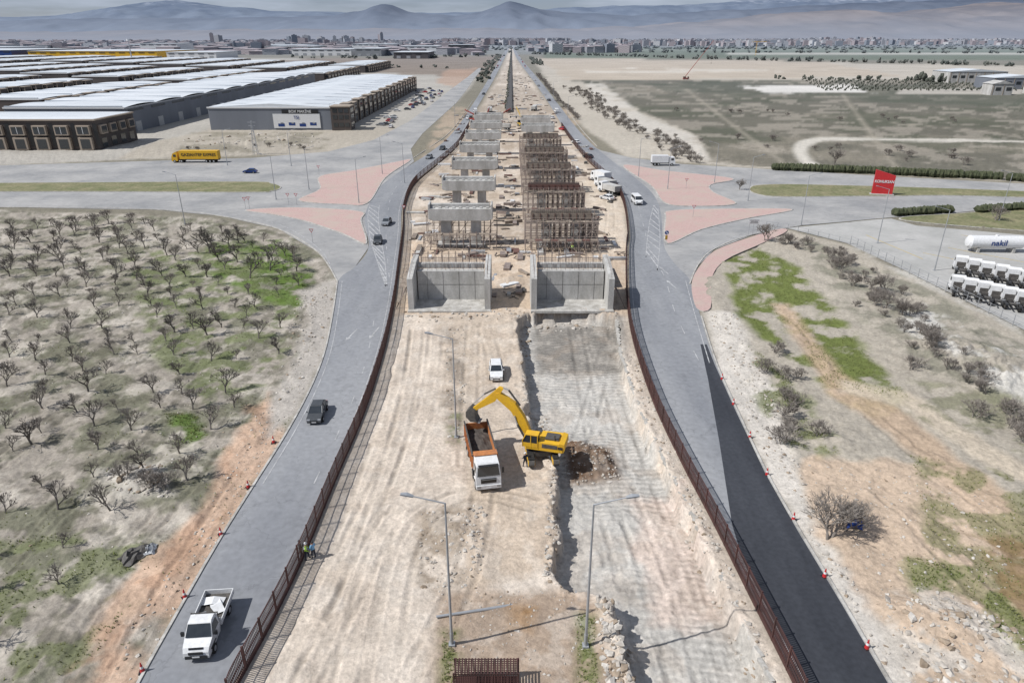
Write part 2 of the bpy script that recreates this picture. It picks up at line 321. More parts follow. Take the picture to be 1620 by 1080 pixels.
zone([(340,385),(440,380),(495,430),(480,490),(420,480),(330,430)],S(90,112,50),a=.9,nm=(.3,.38,.54,52),nz=3)
zone([(200,400),(400,390),(470,500),(440,600),(330,640),(240,560)],S(106,114,78),a=.8,nm=(.33,.44,.58,53),nz=3)
zone([(260,655),(310,650),(330,690),(280,710)],S(88,108,54),a=.9,nz=3,nm=(.4,.38,.55,56))
zone([(-100,850),(200,840),(260,900),(130,1060),(-100,1100)],S(110,115,84),a=.8,nm=(.4,.44,.58,54),nz=3)
zone([(425,620),(452,690),(405,765),(352,850),(300,940),(222,1080),(190,1150),(60,1150),(130,1010),(230,890),(320,810),(365,700)],S(190,162,140),nz=3,a=.9,nm=(.15,.22,.42,57))
zone([(390,640),(425,640),(380,780),(250,940),(160,1060),(110,1060),(230,900),(330,800)],S(168,134,110),nz=2,a=.55,nm=(.4,.42,.58,59))
zone([(470,460),(533,440),(527,520),(512,570),(470,650),(425,690),(430,630),(470,560),(490,500)],S(178,171,162),nz=2)
zone([(160,745),(260,735),(275,785),(180,795)],S(184,178,168),nz=2,a=.8)
# central corridor
zone(None,S(203,190,175),nz=.3,wp=Wcorr)
zone([(640,380),(990,380),(1000,500),(620,500)],S(192,172,150),a=.9,nz=3)
zone([(700,170),(900,170),(985,300),(990,385),(640,385),(650,300)],S(168,152,134),a=.85,nm=(.1,.3,.55,61))
zone([(920,260),(985,300),(992,400),(940,400)],S(204,189,170),a=.8)
zone([(735,195),(765,165),(800,95),(817,95),(866,165),(885,195)],S(158,146,132),a=.8,nm=(.03,.3,.5,68))
st=fbm(X*1.1,Y*.05,4,71)
zone(None,S(184,180,173),nz=.4,soft=.2,wp=Wlow)
zone([(838,500),(985,500),(995,572),(845,575)],S(138,133,126),a=.95,nz=2)
zone([(985,760),(1080,760),(1150,900),(1180,980),(1030,960)],S(206,186,172),a=.7,nz=4)
zone([(690,500),(828,495),(832,620),(846,690),(870,730),(790,740),(712,700)],S(186,171,154),a=.9,nz=2)
zone([(690,520),(735,515),(738,700),(712,700)],S(142,131,119),a=.8,nz=2,nm=(.5,.35,.55,62))
zone([(665,810),(760,800),(770,860),(750,930),(665,930)],S(150,136,120),a=.9,nz=2.5,nm=(.5,.3,.55,63))
zone([(740,740),(884,740),(886,900),(740,930)],S(190,173,154),a=.9,nz=2)
zone([(690,935),(905,930),(950,960),(1000,1150),(690,1150)],S(162,143,125),a=.95,nz=2)
zone([(800,955),(850,960),(840,1000),(805,990)],S(142,112,80),nz=1)
zone([(885,680),(965,690),(985,735),(900,745)],S(108,88,73),nz=1)
for pl in ([(700,1000),(722,1000),(722,1100),(700,1100)],[(910,970),(942,975),(945,1100),(915,1080)],[(712,655),(728,655),(730,700),(712,700)]):
    zone(pl,S(100,112,64),a=.9,nz=1.2,nm=(.8,.38,.55,64))
zone(None,S(168,152,136),a=.3,nz=.3,wp=Wcorr,nm=(.35,.5,.66,66))
zone(None,S(218,209,197),a=.25,nz=.3,wp=Wcorr,nm=(.6,.5,.66,67))
incor=ss(0,1,sd(X,Y,Wcorr,8))
col*= (1+ (incor*(st-.5)*.2)[:,None])
ca_,sa_=math.cos(.9),math.sin(.9); fl=ss(0,2,sd(X,Y,W(FL),8))
col*=(1+(fl*(fbm((X*ca_+Y*sa_)*.9,(-X*sa_+Y*ca_)*.06,3,81)-.5)*.4)[:,None])
for wt_ in WT:
    for o_ in (-.95,.95):
        d=sd(X,Y,offs(wt_,o_),2,closed=False); k=np.nonzero(d<1.6)[0]; dk=d[k]
        m=np.exp(-(dk/.24)**2)*ss(.3,.55,fbm(X[k]*.3,Y[k]*.3,3,91)); e_=np.exp(-((dk-.42)/.14)**2)
        col[k]*=(1-.17*m+.06*e_)[:,None]; Z[k]-=(.07*m-.03*e_)*ss(.3,1.5,-road[k])
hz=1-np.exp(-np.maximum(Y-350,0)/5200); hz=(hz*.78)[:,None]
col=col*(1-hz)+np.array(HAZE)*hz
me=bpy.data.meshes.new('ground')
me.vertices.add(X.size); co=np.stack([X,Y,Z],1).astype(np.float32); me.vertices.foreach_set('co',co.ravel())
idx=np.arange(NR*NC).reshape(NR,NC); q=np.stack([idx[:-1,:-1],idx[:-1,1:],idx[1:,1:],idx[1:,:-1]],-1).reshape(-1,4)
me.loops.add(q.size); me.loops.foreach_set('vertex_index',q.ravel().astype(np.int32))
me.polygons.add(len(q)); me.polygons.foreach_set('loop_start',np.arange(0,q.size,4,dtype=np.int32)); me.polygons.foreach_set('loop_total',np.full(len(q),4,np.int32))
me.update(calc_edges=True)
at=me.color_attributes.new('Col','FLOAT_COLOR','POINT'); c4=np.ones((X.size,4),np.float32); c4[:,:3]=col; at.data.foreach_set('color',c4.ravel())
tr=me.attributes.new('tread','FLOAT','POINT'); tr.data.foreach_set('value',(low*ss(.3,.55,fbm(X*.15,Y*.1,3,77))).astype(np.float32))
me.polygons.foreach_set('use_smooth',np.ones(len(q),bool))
gm,nt,b=newmat('bare_earth'); N=nt.nodes;L=nt.links
ca=N.new('ShaderNodeAttribute'); ca.attribute_name='Col'; ta=N.new('ShaderNodeAttribute'); ta.attribute_name='tread'
g=N.new('ShaderNodeNewGeometry')
def noi(sc,det=7,ro=.6):
    n=N.new('ShaderNodeTexNoise'); n.inputs['Scale'].default_value=sc; n.inputs['Detail'].default_value=det; n.inputs['Roughness'].default_value=ro; L.new(g.outputs['Position'],n.inputs['Vector']); return n
def mrg(src,a,b_,c,d):
    m=N.new('ShaderNodeMapRange'); m.inputs[1].default_value=a;m.inputs[2].default_value=b_;m.inputs[3].default_value=c;m.inputs[4].default_value=d; L.new(src,m.inputs[0]); return m.outputs[0]
def mth(op,a,b_):
    m=N.new('ShaderNodeMath'); m.operation=op
    for i,x in enumerate((a,b_)):
        if isinstance(x,(int,float)): m.inputs[i].default_value=x
        else: L.new(x,m.inputs[i])
    return m.outputs[0]
n1=noi(.45);n2=noi(2.4,9,.75);n3=noi(.02,5);n4=noi(1.1,6,.7)
wv=N.new('ShaderNodeTexWave'); wv.inputs['Scale'].default_value=.42; wv.inputs['Distortion'].default_value=14; wv.inputs['Detail'].default_value=3; wv.inputs['Detail Scale'].default_value=.35; wv.bands_direction='Y'
L.new(g.outputs['Position'],wv.inputs['Vector'])
wt=mth('MULTIPLY',wv.outputs['Fac'],ta.outputs['Fac'])
k=mth('MULTIPLY',mrg(n1.outputs['Fac'],.3,.7,.87,1.11),mrg(n2.outputs['Fac'],.3,.7,.68,1.25))
k=mth('MULTIPLY',k,mrg(n3.outputs['Fac'],.3,.7,.9,1.1))
k=mth('MULTIPLY',k,mrg(n4.outputs['Fac'],.58,.68,1.0,.84))
k=mth('MULTIPLY',k,mrg(wt,0,1,1.03,.84))
vm=N.new('ShaderNodeVectorMath'); vm.operation='SCALE'; L.new(ca.outputs['Color'],vm.inputs[0]); L.new(k,vm.inputs['Scale'])
L.new(vm.outputs[0],b.inputs['Base Color']); b.inputs['Roughness'].default_value=.95; b.inputs['Specular IOR Level'].default_value=.1
hgt=mth('ADD',mth('MULTIPLY',n2.outputs['Fac'],.18),mth('MULTIPLY',wt,.09))
bp=N.new('ShaderNodeBump'); bp.inputs['Strength'].default_value=.75; bp.inputs['Distance'].default_value=1.0; L.new(hgt,bp.inputs['Height']); L.new(bp.outputs[0],b.inputs['Normal'])
me.materials.append(gm)
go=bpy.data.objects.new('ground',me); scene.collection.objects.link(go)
# ------------------------------------------------------------ sheets
def sheet(name,wp,z,mat,depth=0,side=None):
    n=len(wp); area=sum(wp[i][0]*wp[(i+1)%n][1]-wp[(i+1)%n][0]*wp[i][1] for i in range(n))
    if area<0: wp=wp[::-1]
    mb=MB()
    mb.add([(x,y,z) for x,y in wp],[tuple(range(n))],mat)
    if depth:
        mb.add([(x,y,z) for x,y in wp]+[(x,y,z-depth) for x,y in wp],[(i,n+i,n+(i+1)%n,(i+1)%n) for i in range(n)],side or 'kerb')
    return mb.obj(name)
sheet('road',WJL,.036,'asphL'); sheet('road',WJR,.040,'asphL'); sheet('forecourt_pavement',Wct,.032,pmat('forecourt_concrete',S(178,176,172),S(158,157,153),.1,.9,fine=.05,fscale=1,stain=.06))
sheet('road',WmL,.048,'asph'); sheet('road',WmR,.048,'asph'); sheet('new_road_surface',W(newA),.056,'asphN')
def island(pl,mat):
    w=W(spl(pl,5,True)); sheet('traffic_island',w,.17,'kerb',.17)
    n=len(w); inner=[]
    area=sum(w[i][0]*w[(i+1)%n][1]-w[(i+1)%n][0]*w[i][1] for i in range(n)); sg=1 if area>0 else -1
    for i in range(n):
        a=Vector(w[i-1]);c_=Vector(w[(i+1)%n]); t_=(c_-a)
        if t_.length<1e-6: inner.append(w[i]); continue
        t_.normalize(); inner.append((w[i][0]-t_.y*sg*.3,w[i][1]+t_.x*sg*.3))
    sheet('pavement' if mat=='brick' else 'grass_verge',inner,.176,mat)
island([(505,280),(560,270),(625,257),(650,254),(610,282),(582,322),(540,324),(472,318),(505,300)],'brick')
island([(388,333),(470,329),(570,335),(572,350),(580,387),(540,370),(480,350),(430,340)],'brick')
island([(-900,295),(0,290),(380,288),(430,291),(445,297),(430,303),(380,305),(0,304),(-900,310)],'grass')
island([(1055,386),(1052,345),(1060,334),(1140,331),(1255,332),(1180,347),(1110,364)],'brick')
island([(985,262),(1055,271),(1160,283),(1125,293),(1130,305),(1165,323),(1100,327),(1052,322),(1030,295)],'brick')
island([(1185,299),(1205,293),(1300,293),(1620,303),(2400,335),(2400,344),(1620,313),(1400,311),(1240,312),(1195,307)],'grass')
island([(1428,344),(1520,338),(1620,331),(1800,337),(1800,380),(1620,366),(1450,352)],'grass')
sheet('pavement',W(spl([(1094,450),(1107,422),(1132,397),(1190,375),(1232,363),(1244,367),(1200,388),(1148,412),(1126,440),(1124,488),(1102,488)],4,True)),.14,'brick',.14)
# ------------------------------------------------------------ kerbs & markings
def strip(mb,w,wd,z,mat,h=0):
    a=offs(w,-wd/2);b_=offs(w,wd/2);n=len(w)
    if h==0: mb.add([(x,y,z) for x,y in a]+[(x,y,z) for x,y in b_],[(i,i+1,n+i+1,n+i) for i in range(n-1)],mat)
    else:
        vs=[(x,y,z) for x,y in a]+[(x,y,z) for x,y in b_]+[(x,y,z+h) for x,y in a]+[(x,y,z+h) for x,y in b_]
        fs=[]
        for i in range(n-1): fs+=[(2*n+i,2*n+i+1,3*n+i+1,3*n+i),(i,i+1,2*n+i+1,2*n+i),(n+i+1,n+i,3*n+i,3*n+i+1)]
        fs+=[(0,2*n,3*n,n),(n-1,2*n-1,4*n-1,3*n-1)]
        mb.add(vs,fs,mat)
def resamp(w,step):
    out=[w[0]];acc=0
    for i in range(len(w)-1):
        a=Vector(w[i]);b_=Vector(w[i+1]);l=(b_-a).length
        if l<1e-9: continue
        t_=step-acc
        while t_<=l: out.append(tuple(a+(b_-a)*(t_/l))); t_+=step
        acc=(acc+l)%step if l>=step-acc else acc+l
    return out
kb=MB()
for pl,s in ((LL[:10],1),(RG[:8],-1),([(535,445),(505,400),(440,362),(350,342),(250,332),(0,328),(-900,330)],1),([(1092,450),(1105,420),(1130,395),(1190,372),(1270,357)],1),([(655,250),(705,216),(728,190),(748,160)],1),([(945,232),(920,205),(890,165),(862,130)],1)):
    strip(kb,offs(W(spl(pl,5)),.12*s),.22,-.02,'kerb',.16)
kb.obj('kerb')
kb=MB()
w=W(spl([(1236,1110),(1168,960),(1106,835),(1061,745),(1016,650),(984,560),(976,505)],5))
for a in resamp(w,1.02):
    if random.random()<.85: kb.box((a[0]+random.uniform(-.08,.08),a[1],-.1),(.28,.95,.3),'kerb',rz=.35+random.uniform(-.14,.14))
kb.obj('kerb')
mk=MB()
def line(pl,wd=.15,dash=None,z=.062,mat='mark',o=0,n=8):
    w=offs(W(spl(pl,n)),o)
    if dash:
        fine=resamp(w,.5); per=int((dash[0]+dash[1])/.5); on=int(dash[0]/.5)
        for i in range(0,len(fine)-on,per): strip(mk,fine[i:i+on+1],wd,z,mat)
    else: strip(mk,w,wd,z,mat)
line(RR[1:16],.12,o=.6)
line(LL[4:10],.12,o=-.7)
midL=[((a[0]+b_[0])/2,(a[1]+b_[1])/2) for a,b_ in zip([(222,1080),(300,940),(352,850),(405,765),(452,690),(490,620),(514,560),(527,500)],[(370,1080),(452,940),(492,850),(525,765),(556,690),(585,620),(603,560),(617,500)])]
line([(a+45*(v/1080.),v) for a,v in midL][3:],.12,dash=(2,6))
line([(616,440),(611,380),(613,340),(624,300),(657,272),(697,243),(725,210)],.13,dash=(3,6))
def gore(A,B,n):
    A=spl(A,8);B=spl(B,8); line(A[::8]+[A[-1]],.14);line(B[::8]+[B[-1]],.14)
    at_=lambda L_,t_: L_[min(int(t_*(len(L_)-1)),len(L_)-1)]
    for i in range(n):
        t_=i/n; a=at_(A,t_);b_=at_(B,min(1,t_+.09)); line([a,b_],.28,z=.067,n=1)
gore([(585,325),(582,345),(586,378),(594,405),(609,450)],[(600,325),(599,350),(604,385),(609,415),(612,450)],14)
gore([(1034,325),(1028,350),(1024,380),(1022,405)],[(1041,330),(1043,355),(1044,385),(1040,425)],10)
line(RL[1:16],.12,o=-.5)
line(RG[6:9],.13,o=.8)
line([(1105,570),(1070,500),(1052,440),(1030,400),(1016,350),(1006,318),(975,282),(930,240)],.13,dash=(3,6))
line([(-300,312),(0,311),(380,311),(470,322)],.13); line([(0,325),(250,328),(350,337),(445,357),(508,397),(530,440)],.13)
line([(0,276),(300,275),(450,277)],.13,dash=(3,5)); line([(1110,402),(1180,368),(1270,350),(1400,338)],.13)
def arrow(u,v,hd):
    x,y=P(u,v); X_=Matrix.Translation((x,y,.064))@Matrix.Rotation(hd,4,'Z')
    mk.add([(-2.2,-.11,0),(1,-.11,0),(1,.11,0),(-2.2,.11,0)],[(0,1,2,3)],'mark',X_)
    mk.add([(1,-.4,.001),(2.2,0,.001),(1,.4,.001)],[(0,1,2)],'mark',X_)
arrow(556,530,-1.75); arrow(592,527,-1.72); arrow(1050,428,1.75); arrow(1062,450,1.75)
for u,v,u2,v2 in ((1500,392,1620,415),(1460,400,1620,434),(1520,372,1620,388),(1370,372,1460,410)): line([(u,v),(u2,v2)],.15,mat='markY',z=.05)
mk.obj('road_markings')
# ------------------------------------------------------------ fences
def fence(pl,h=2.1):
    mb=MB(); w=resamp(W(spl(pl,6)),.17); n=len(w)
    for i,(x,y) in enumerate(w):
        if y>210 and i%2: continue
        j=min(i+1,n-1); a=math.atan2(w[j][1]-y,w[j][0]-x) if j>i else 0
        mb.box((x,y,h/2+.05),(.085,.02,h-.2),'fence',rz=a)
        if i%15==0: mb.box((x,y,h/2),(.12,.12,h+.15),'fence',rz=a)
    for z in (.25,1.1,h-.1): strip(mb,w[::4],.06,z,'fence',.07)
    strip(mb,w[::4],.08,-.05,'fence',.28)
    mb.obj('site_fence')
fence(fenceL); fence(fenceR)
mb=MB(); w=resamp(W(spl([(1345,386),(1440,434),(1620,524),(1800,612)],6)),2.5)
for x,y in w: mb.box((x,y,.9),(.08,.08,1.8),'galv')
for z in (.5,1.1,1.7): strip(mb,w,.04,z,'galv',.04)
mb.obj('boundary_fence')
mb=MB(); w=resamp(W(spl([(1212,358),(1245,363),(1345,387)],6)),2.5)
for x,y in w: mb.box((x,y,.6),(.08,.08,1.2),'galv')
for z in (.5,1.1): strip(mb,w,.05,z,'galv',.05)
mb.obj('guard_railing')
# ------------------------------------------------------------ trees
def tree_mesh(name,seed,h,mat='bark',multi=1,depth=6,spread=.38,tw=.013,r0=.09,lean=.1):
    rd=random.Random(seed); mb=MB()
    def br(p,d,l,r,k):
        q=p+d*l; r1=max(r*.66,tw)
        mb.tube(p,q,r,r1,mat,n=5 if k>=depth-1 else 3,caps=False)
        if k==0: return
        nb=3 if k>=depth-1 else rd.choice((2,2,3))
        for i in range(nb):
            nd=(d+Vector((rd.gauss(0,1),rd.gauss(0,1),rd.gauss(.25,.4)))*spread).normalized()
            if nd.z<.12: nd.z=.2; nd.normalize()
            br(p+d*l*rd.uniform(.55,1.0),nd,l*rd.uniform(.66,.88),r1,k-1)
    for m_ in range(multi):
        d=Vector((rd.gauss(0,lean),rd.gauss(0,lean),1)).normalized()
        br(Vector((rd.uniform(-.4,.4)*(multi>1),rd.uniform(-.4,.4)*(multi>1),-.15)),d,h*.25,r0,depth)
    return mb.mesh(name)
small=[tree_mesh('bare_tree',i,3.6,'barkd' if i%3 else 'bark',spread=.5,tw=.015,r0=.1) for i in range(7)]
shrub=[tree_mesh('bare_shrub',20+i,2.9,'bark',multi=5,depth=5,spread=.5,r0=.045,tw=.014,lean=.4) for i in range(3)]
big=[tree_mesh('bare_tree',40+i,6.2,'bark',multi=3,depth=6,spread=.5,r0=.13,tw=.016,lean=.3) for i in range(2)]
def plant(mesh,name,x,y,sc): return place(mesh,name,(x,y,gz(x,y)-.02),random.uniform(0,6.28),sc=sc)
def inside(x,y,wp): return float(sd(np.array([x]),np.array([y]),wp)[0])
orch=W([(-60,360),(230,350),(330,362),(400,372),(465,400),(490,440),(480,520),(440,600),(395,660),(330,740),(215,850),(110,980),(40,1075),(-120,1100)])
oa=np.array(orch); y0=oa[:,1].min(); y1=oa[:,1].max(); yy=y0
while yy<y1:
    xx=-115
    while xx<-15:
        x=xx+random.uniform(-.9,.9)+(yy*.25)%4; y=yy+random.uniform(-.9,.9)
        if inside(x,y,orch)>.5 and random.random()<.8:
            plant(random.choice(small),'bare_tree',x,y,random.uniform(.6,1.2)*(1.2 if y>115 else 1.0))
        xx+=4.5
    yy+=4.8
for u,v,s in ((333,402,1.9),(395,440,1.5),(328,530,1.5),(275,525,1.3),(378,385,1.4),(140,620,1.35),(50,700,1.4)):
    x,y=P(u,v); plant(random.choice(small),'bare_tree',x,y,s)
for u,v,s in ((1212,590,1.1),(1240,600,1),(1238,655,1.2),(1235,700,1.2),(1262,640,.9),(1295,690,1),(1225,560,1),(200,765,1),(240,775,1),(265,775,.9),(1265,600,.8),(1250,680,1),(1240,630,1)):
    x,y=P(u,v); plant(random.choice(shrub),'bare_shrub',x,y,s)
for u,v,s in ((1312,855,.95),(1345,835,.6),(1330,840,.65)):
    x,y=P(u,v); plant(big[0],'bare_tree',x,y,s)
for u,v,s in ((1213,382,.9),(1245,385,.6),(1390,462,.8),(1400,488,.75),(1330,430,.75),(1425,500,.7),(1470,560,.6)):
    x,y=P(u,v); plant(random.choice(big),'bare_tree',x,y,s)
ln=W(spl([(1245,385),(1300,400),(1350,430),(1400,480),(1450,540),(1520,600),(1580,650),(1660,720)],6))
for x,y in resamp(ln,1.3):
    plant(random.choice(shrub),'bare_shrub',x+random.gauss(0,2.4),y+random.gauss(0,1.4),random.uniform(.5,1.25))
for u,v,s in ((1575,350,.9),(1320,262,1.3),(1170,300,.7)):
    x,y=P(u,v); plant(big[1],'bare_tree',x,y,s)
def belt(pl,step,jx,meshes,name,s0,s1):
    for x,y in resamp(W(spl(pl,5)),step):
        x+=random.gauss(0,jx); y+=random.gauss(0,jx); place(random.choice(meshes),name,(x,y,-.1),random.uniform(0,6),sc=random.uniform(s0,s1))
belt([(1100,258),(1060,235),(1020,215),(975,190),(940,160),(905,140)],3.4,4,shrub,'bare_shrub',1,1.8)
belt([(915,190),(890,165),(868,140),(850,118)],6,1.0,shrub,'bare_shrub',1,1.5)
belt([(1120,225),(1250,232),(1400,245),(1620,250)],7,12,shrub,'bare_shrub',.8,1.6)
belt([(1100,180),(1300,185),(1620,200)],12,16,shrub,'bare_shrub',.8,1.4)
belt([(300,238),(400,232),(500,235)],7,3,shrub,'bare_shrub',.6,1.1)
# ------------------------------------------------------------ distant tree masses
def ico():
    p=(1+5**.5)/2
    v=[(-1,p,0),(1,p,0),(-1,-p,0),(1,-p,0),(0,-1,p),(0,1,p),(0,-1,-p),(0,1,-p),(p,0,-1),(p,0,1),(-p,0,-1),(-p,0,1)]
    f=[(0,11,5),(0,5,1),(0,1,7),(0,7,10),(0,10,11),(1,5,9),(5,11,4),(11,10,2),(10,7,6),(7,1,8),(3,9,4),(3,4,2),(3,2,6),(3,6,8),(3,8,9),(4,9,5),(2,4,11),(6,2,10),(8,6,7),(9,8,1)]
    return np.array(v)/1.9,f
IV,IF=ico()
def clump(mb,x,y,z,r,h,mat,n=5):
    for _ in range(n):
        k=random.uniform(.3,.6); c=np.array([x+random.gauss(0,r*.45),y+random.gauss(0,r*.45),z+h*random.uniform(.2,.75)])
        vs=IV*np.array([r*k,r*k,h*.36])*(.6+.8*rng.random((12,1)))+c; mb.add([tuple(a) for a in vs],IF,mat)
mb=MB()
for pl,st_,j,r,h in (([(842,86),(1000,90),(1200,96),(1400,100),(1620,106),(1900,112)],9,6,4,7),([(860,83),(1300,84),(2000,86)],22,14,6,8),([(480,92),(600,93),(760,90)],16,14,5,7),([(-200,84),(200,83),(480,84),(780,84)],22,25,6,9),([(850,104),(842,95)],12,4,3,6),([(1450,128),(1490,131)],6,5,4,8),([(760,130),(775,105),(790,88)],14,4,2.5,4),([(470,102),(560,104),(640,108),(700,108)],14,12,3,5),([(1225,125),(1300,127),(1480,128)],8,6,2.5,4),([(700,79),(400,79),(0,79)],25,30,7,9),([(900,78),(1300,77),(1700,78)],30,30,7,9)):
    for x,y in resamp(W(pl),st_):
        x+=random.gauss(0,j); y+=random.gauss(0,j*2); clump(mb,x,y,0,r,h*random.uniform(.6,1.2),'farleaf')
for i in range(34):
    for jx in range(7):
        x,y=P(1270+i*10+jx*6,128+jx*2.6); clump(mb,x,y,0,1.3,2.6,'farleaf',3)
for _ in range(2000):
    x,y=P(random.uniform(-200,1800),random.uniform(65.5,80)); clump(mb,x,y,0,14,9,'farleaf',1)
mb.obj('distant_trees')
def hedge(pl,wd,h):
    mb=MB(); w=resamp(W(spl(pl,5)),1.0)
    for i in range(len(w)-1):
        x,y=w[i]
        for _ in range(3):
            vs=IV*np.array([.9,wd*.6,h*.62])*(.75+.5*rng.random((12,1)))+np.array([x+random.uniform(-.4,.4),y+random.uniform(-.3,.3)*wd,h*.5]); mb.add([tuple(a) for a in vs],IF,'leafd')
    mb.obj('hedge')
hedge([(1225,269),(1300,272),(1400,276),(1590,285)],2,2.2); hedge([(1595,286),(1900,300)],2,2.2)
hedge([(1418,341),(1465,338),(1508,336)],2,1.7); hedge([(1545,336),(1620,331),(1700,332)],2,1.6)
# ------------------------------------------------------------ stones and grass
def scatter(pl,n):
    wp=W(pl); a=np.array(wp); mn=a.min(0);mx=a.max(0)
    x=rng.uniform(mn[0],mx[0],n*4);y=rng.uniform(mn[1],mx[1],n*4); d=sd(x,y,wp); k=d>0; return x[k][:n],y[k][:n]
mb=MB()
for pl,n,r0,r1 in (([(1120,492),(1165,500),(1230,640),(1300,830),(1420,1040),(1405,1060),(1335,940),(1270,830),(1170,640)],700,.04,.3),
  ([(1380,940),(1500,940),(1620,1010),(1700,1140),(1450,1120)],460,.05,.42),
  ([(940,945),(985,950),(1015,1090),(960,1090)],320,.06,.42),
  ([(640,490),(975,490),(975,505),(640,512)],200,.1,.45),
  ([(425,620),(450,690),(352,850),(222,1080),(150,1080),(320,820)],400,.04,.2),
  ([(470,470),(530,450),(510,560),(450,670),(430,650)],340,.05,.32),
  ([(700,520),(735,520),(738,700),(705,700)],260,.05,.24),
  ([(665,800),(770,800),(760,930),(665,930)],320,.05,.26),
  ([(842,640),(870,640),(885,730),(888,930),(860,930),(868,740)],420,.05,.3),
  ([(822,500),(838,500),(842,640),(826,640)],200,.06,.34),
  ([(885,680),(965,690),(985,740),(890,745)],340,.04,.22),
  ([(985,560),(1003,560),(1240,1090),(1205,1090),(1090,840)],460,.05,.26),
  ([(165,740),(260,740),(270,790),(170,780)],160,.1,.45),
  ([(690,930),(905,930),(950,1080),(690,1080)],260,.04,.14),
  ([(400,990),(440,985),(590,700),(560,700)],60,.03,.1),
  ([(1250,720),(1600,780),(1620,1000),(1400,950)],500,.04,.22),
  ([(300,212),(520,210),(500,235),(270,240)],200,.2,.9),
  ([(0,500),(450,480),(300,800),(0,1000)],500,.05,.2)):
    xs,ys=scatter(pl,n)
    if len(xs)==0: continue
    zs,_,_=gheight(xs,ys)
    for x,y,z in zip(xs,ys,zs):
        r=r0+(r1-r0)*random.random()**3
        vs=IV*np.array([r,r*random.uniform(.5,1),r*.55])*(.45+.95*rng.random((12,1)))
        a=random.uniform(0,6); c_,s2=math.cos(a),math.sin(a)
        mb.add([(v[0]*c_-v[1]*s2+x,v[0]*s2+v[1]*c_+y,v[2]+z+r*.12) for v in vs],IF,'rock' if random.random()<.75 else 'rock2')
mb.obj('rubble_stones')
mb=MB()
for pl,n,seed,sc,th in (([(1148,400),(1200,390),(1262,425),(1370,560),(1440,630),(1300,610),(1170,500)],5000,41,.3,.38),
  ([(1180,540),(1240,590),(1330,720),(1225,700)],1800,42,.4,.46),([(1430,880),(1560,900),(1700,1060),(1460,960)],1200,47,.45,.46),([(1440,720),(1620,760),(1700,1100),(1480,900)],1500,45,.4,.48),
  ([(340,385),(440,380),(495,430),(480,490),(330,430)],2500,52,.3,.40),([(200,400),(400,390),(470,500),(330,640),(240,560)],2200,53,.33,.48),
  ([(-100,850),(200,840),(260,900),(130,1060),(-100,1100)],1800,54,.4,.47),([(-200,345),(330,345),(480,380),(520,450),(450,690),(215,1050),(-200,1100)],9000,51,.22,.47),
  ([(700,1000),(722,1000),(722,1090),(700,1090)],220,64,.8,.35),([(910,970),(942,975),(945,1090),(915,1080)],220,64,.8,.35),([(260,655),(310,650),(330,690),(280,710)],500,56,.4,.4)):
    xs,ys=scatter(pl,n); p_=ss(th,th+.16,fbm(xs*sc,ys*sc,6,seed)); m_=rng.random(len(xs))<p_; xs=xs[m_];ys=ys[m_]
    if len(xs)==0: continue
    zs,_,_=gheight(xs,ys)
    for x,y,z in zip(xs,ys,zs):
        for _ in range(3):
            a=random.uniform(0,6.28);h=random.uniform(.06,.2);r=random.uniform(.05,.14)
            mb.add([(x-r*.4*math.sin(a),y+r*.4*math.cos(a),z-.02),(x+r*.4*math.sin(a),y-r*.4*math.cos(a),z-.02),(x+r*math.cos(a),y+r*math.sin(a),z+h)],[(0,1,2)],'tuft')
mb.obj('grass_tufts')
def crumple(name,u,v,r,h,mat,seed):
    x,y=P(u,v); rd=np.random.default_rng(seed); mb=MB(); n=9; vs=[];fs=[]
    for i in range(n):
        for j in range(n):
            a=(i/(n-1)*2-1);b_=(j/(n-1)*2-1); q=max(0,1-(a*a+b_*b_)*.6); vs.append((a*r+rd.normal(0,r*.08),b_*r*.7+rd.normal(0,r*.08),h*q*rd.uniform(.3,1)))
    for i in range(n-1):
        for j in range(n-1): fs.append((i*n+j,(i+1)*n+j,(i+1)*n+j+1,i*n+j+1))
    mb.add(vs,fs,mat); mb.obj(name,(x,y,gz(x,y)),seed)
crumple('tarpaulin',1350,834,.7,1.2,'tarp',3); crumple('rubbish_pile',217,878,1.2,.8,'steel',4); crumple('rubbish_pile',238,872,.7,.5,'galv',5)
# ------------------------------------------------------------ bridge works
def tubef(mb,a,b_,r,mat): mb.tube(a,b_,r,r,mat,n=4,caps=False)
def scaffold(mb,x0,x1,y0,y1,z1,sx=1.3,sz=1.4,mat='rust',top=True):
    nx=int((x1-x0)/sx);ny=max(1,int((y1-y0)/sx)); nz=max(1,int(z1/sz))
    for i in range(nx+1):
        x=x0+(x1-x0)*i/nx
        for j in range(ny+1):
            y=y0+(y1-y0)*j/ny; tubef(mb,(x,y,0),(x,y,z1+(random.uniform(.1,1.1) if top else 0)),.065,mat)
    for k_ in range(1,nz+1):
        z=k_*z1/nz
        for j in range(ny+1): y=y0+(y1-y0)*j/ny; tubef(mb,(x0,y,z),(x1,y,z),.055,mat)
        for i in range(nx+1): x=x0+(x1-x0)*i/nx; tubef(mb,(x,y0,z),(x,y1,z),.055,mat)
    for i in range(nx):
        x=x0+(x1-x0)*i/nx; x2=x0+(x1-x0)*(i+1)/nx
        for k_ in range(nz):
            if (i+k_)%2==0: tubef(mb,(x,y0,k_*z1/nz),(x2,y0,(k_+1)*z1/nz),.045,mat)
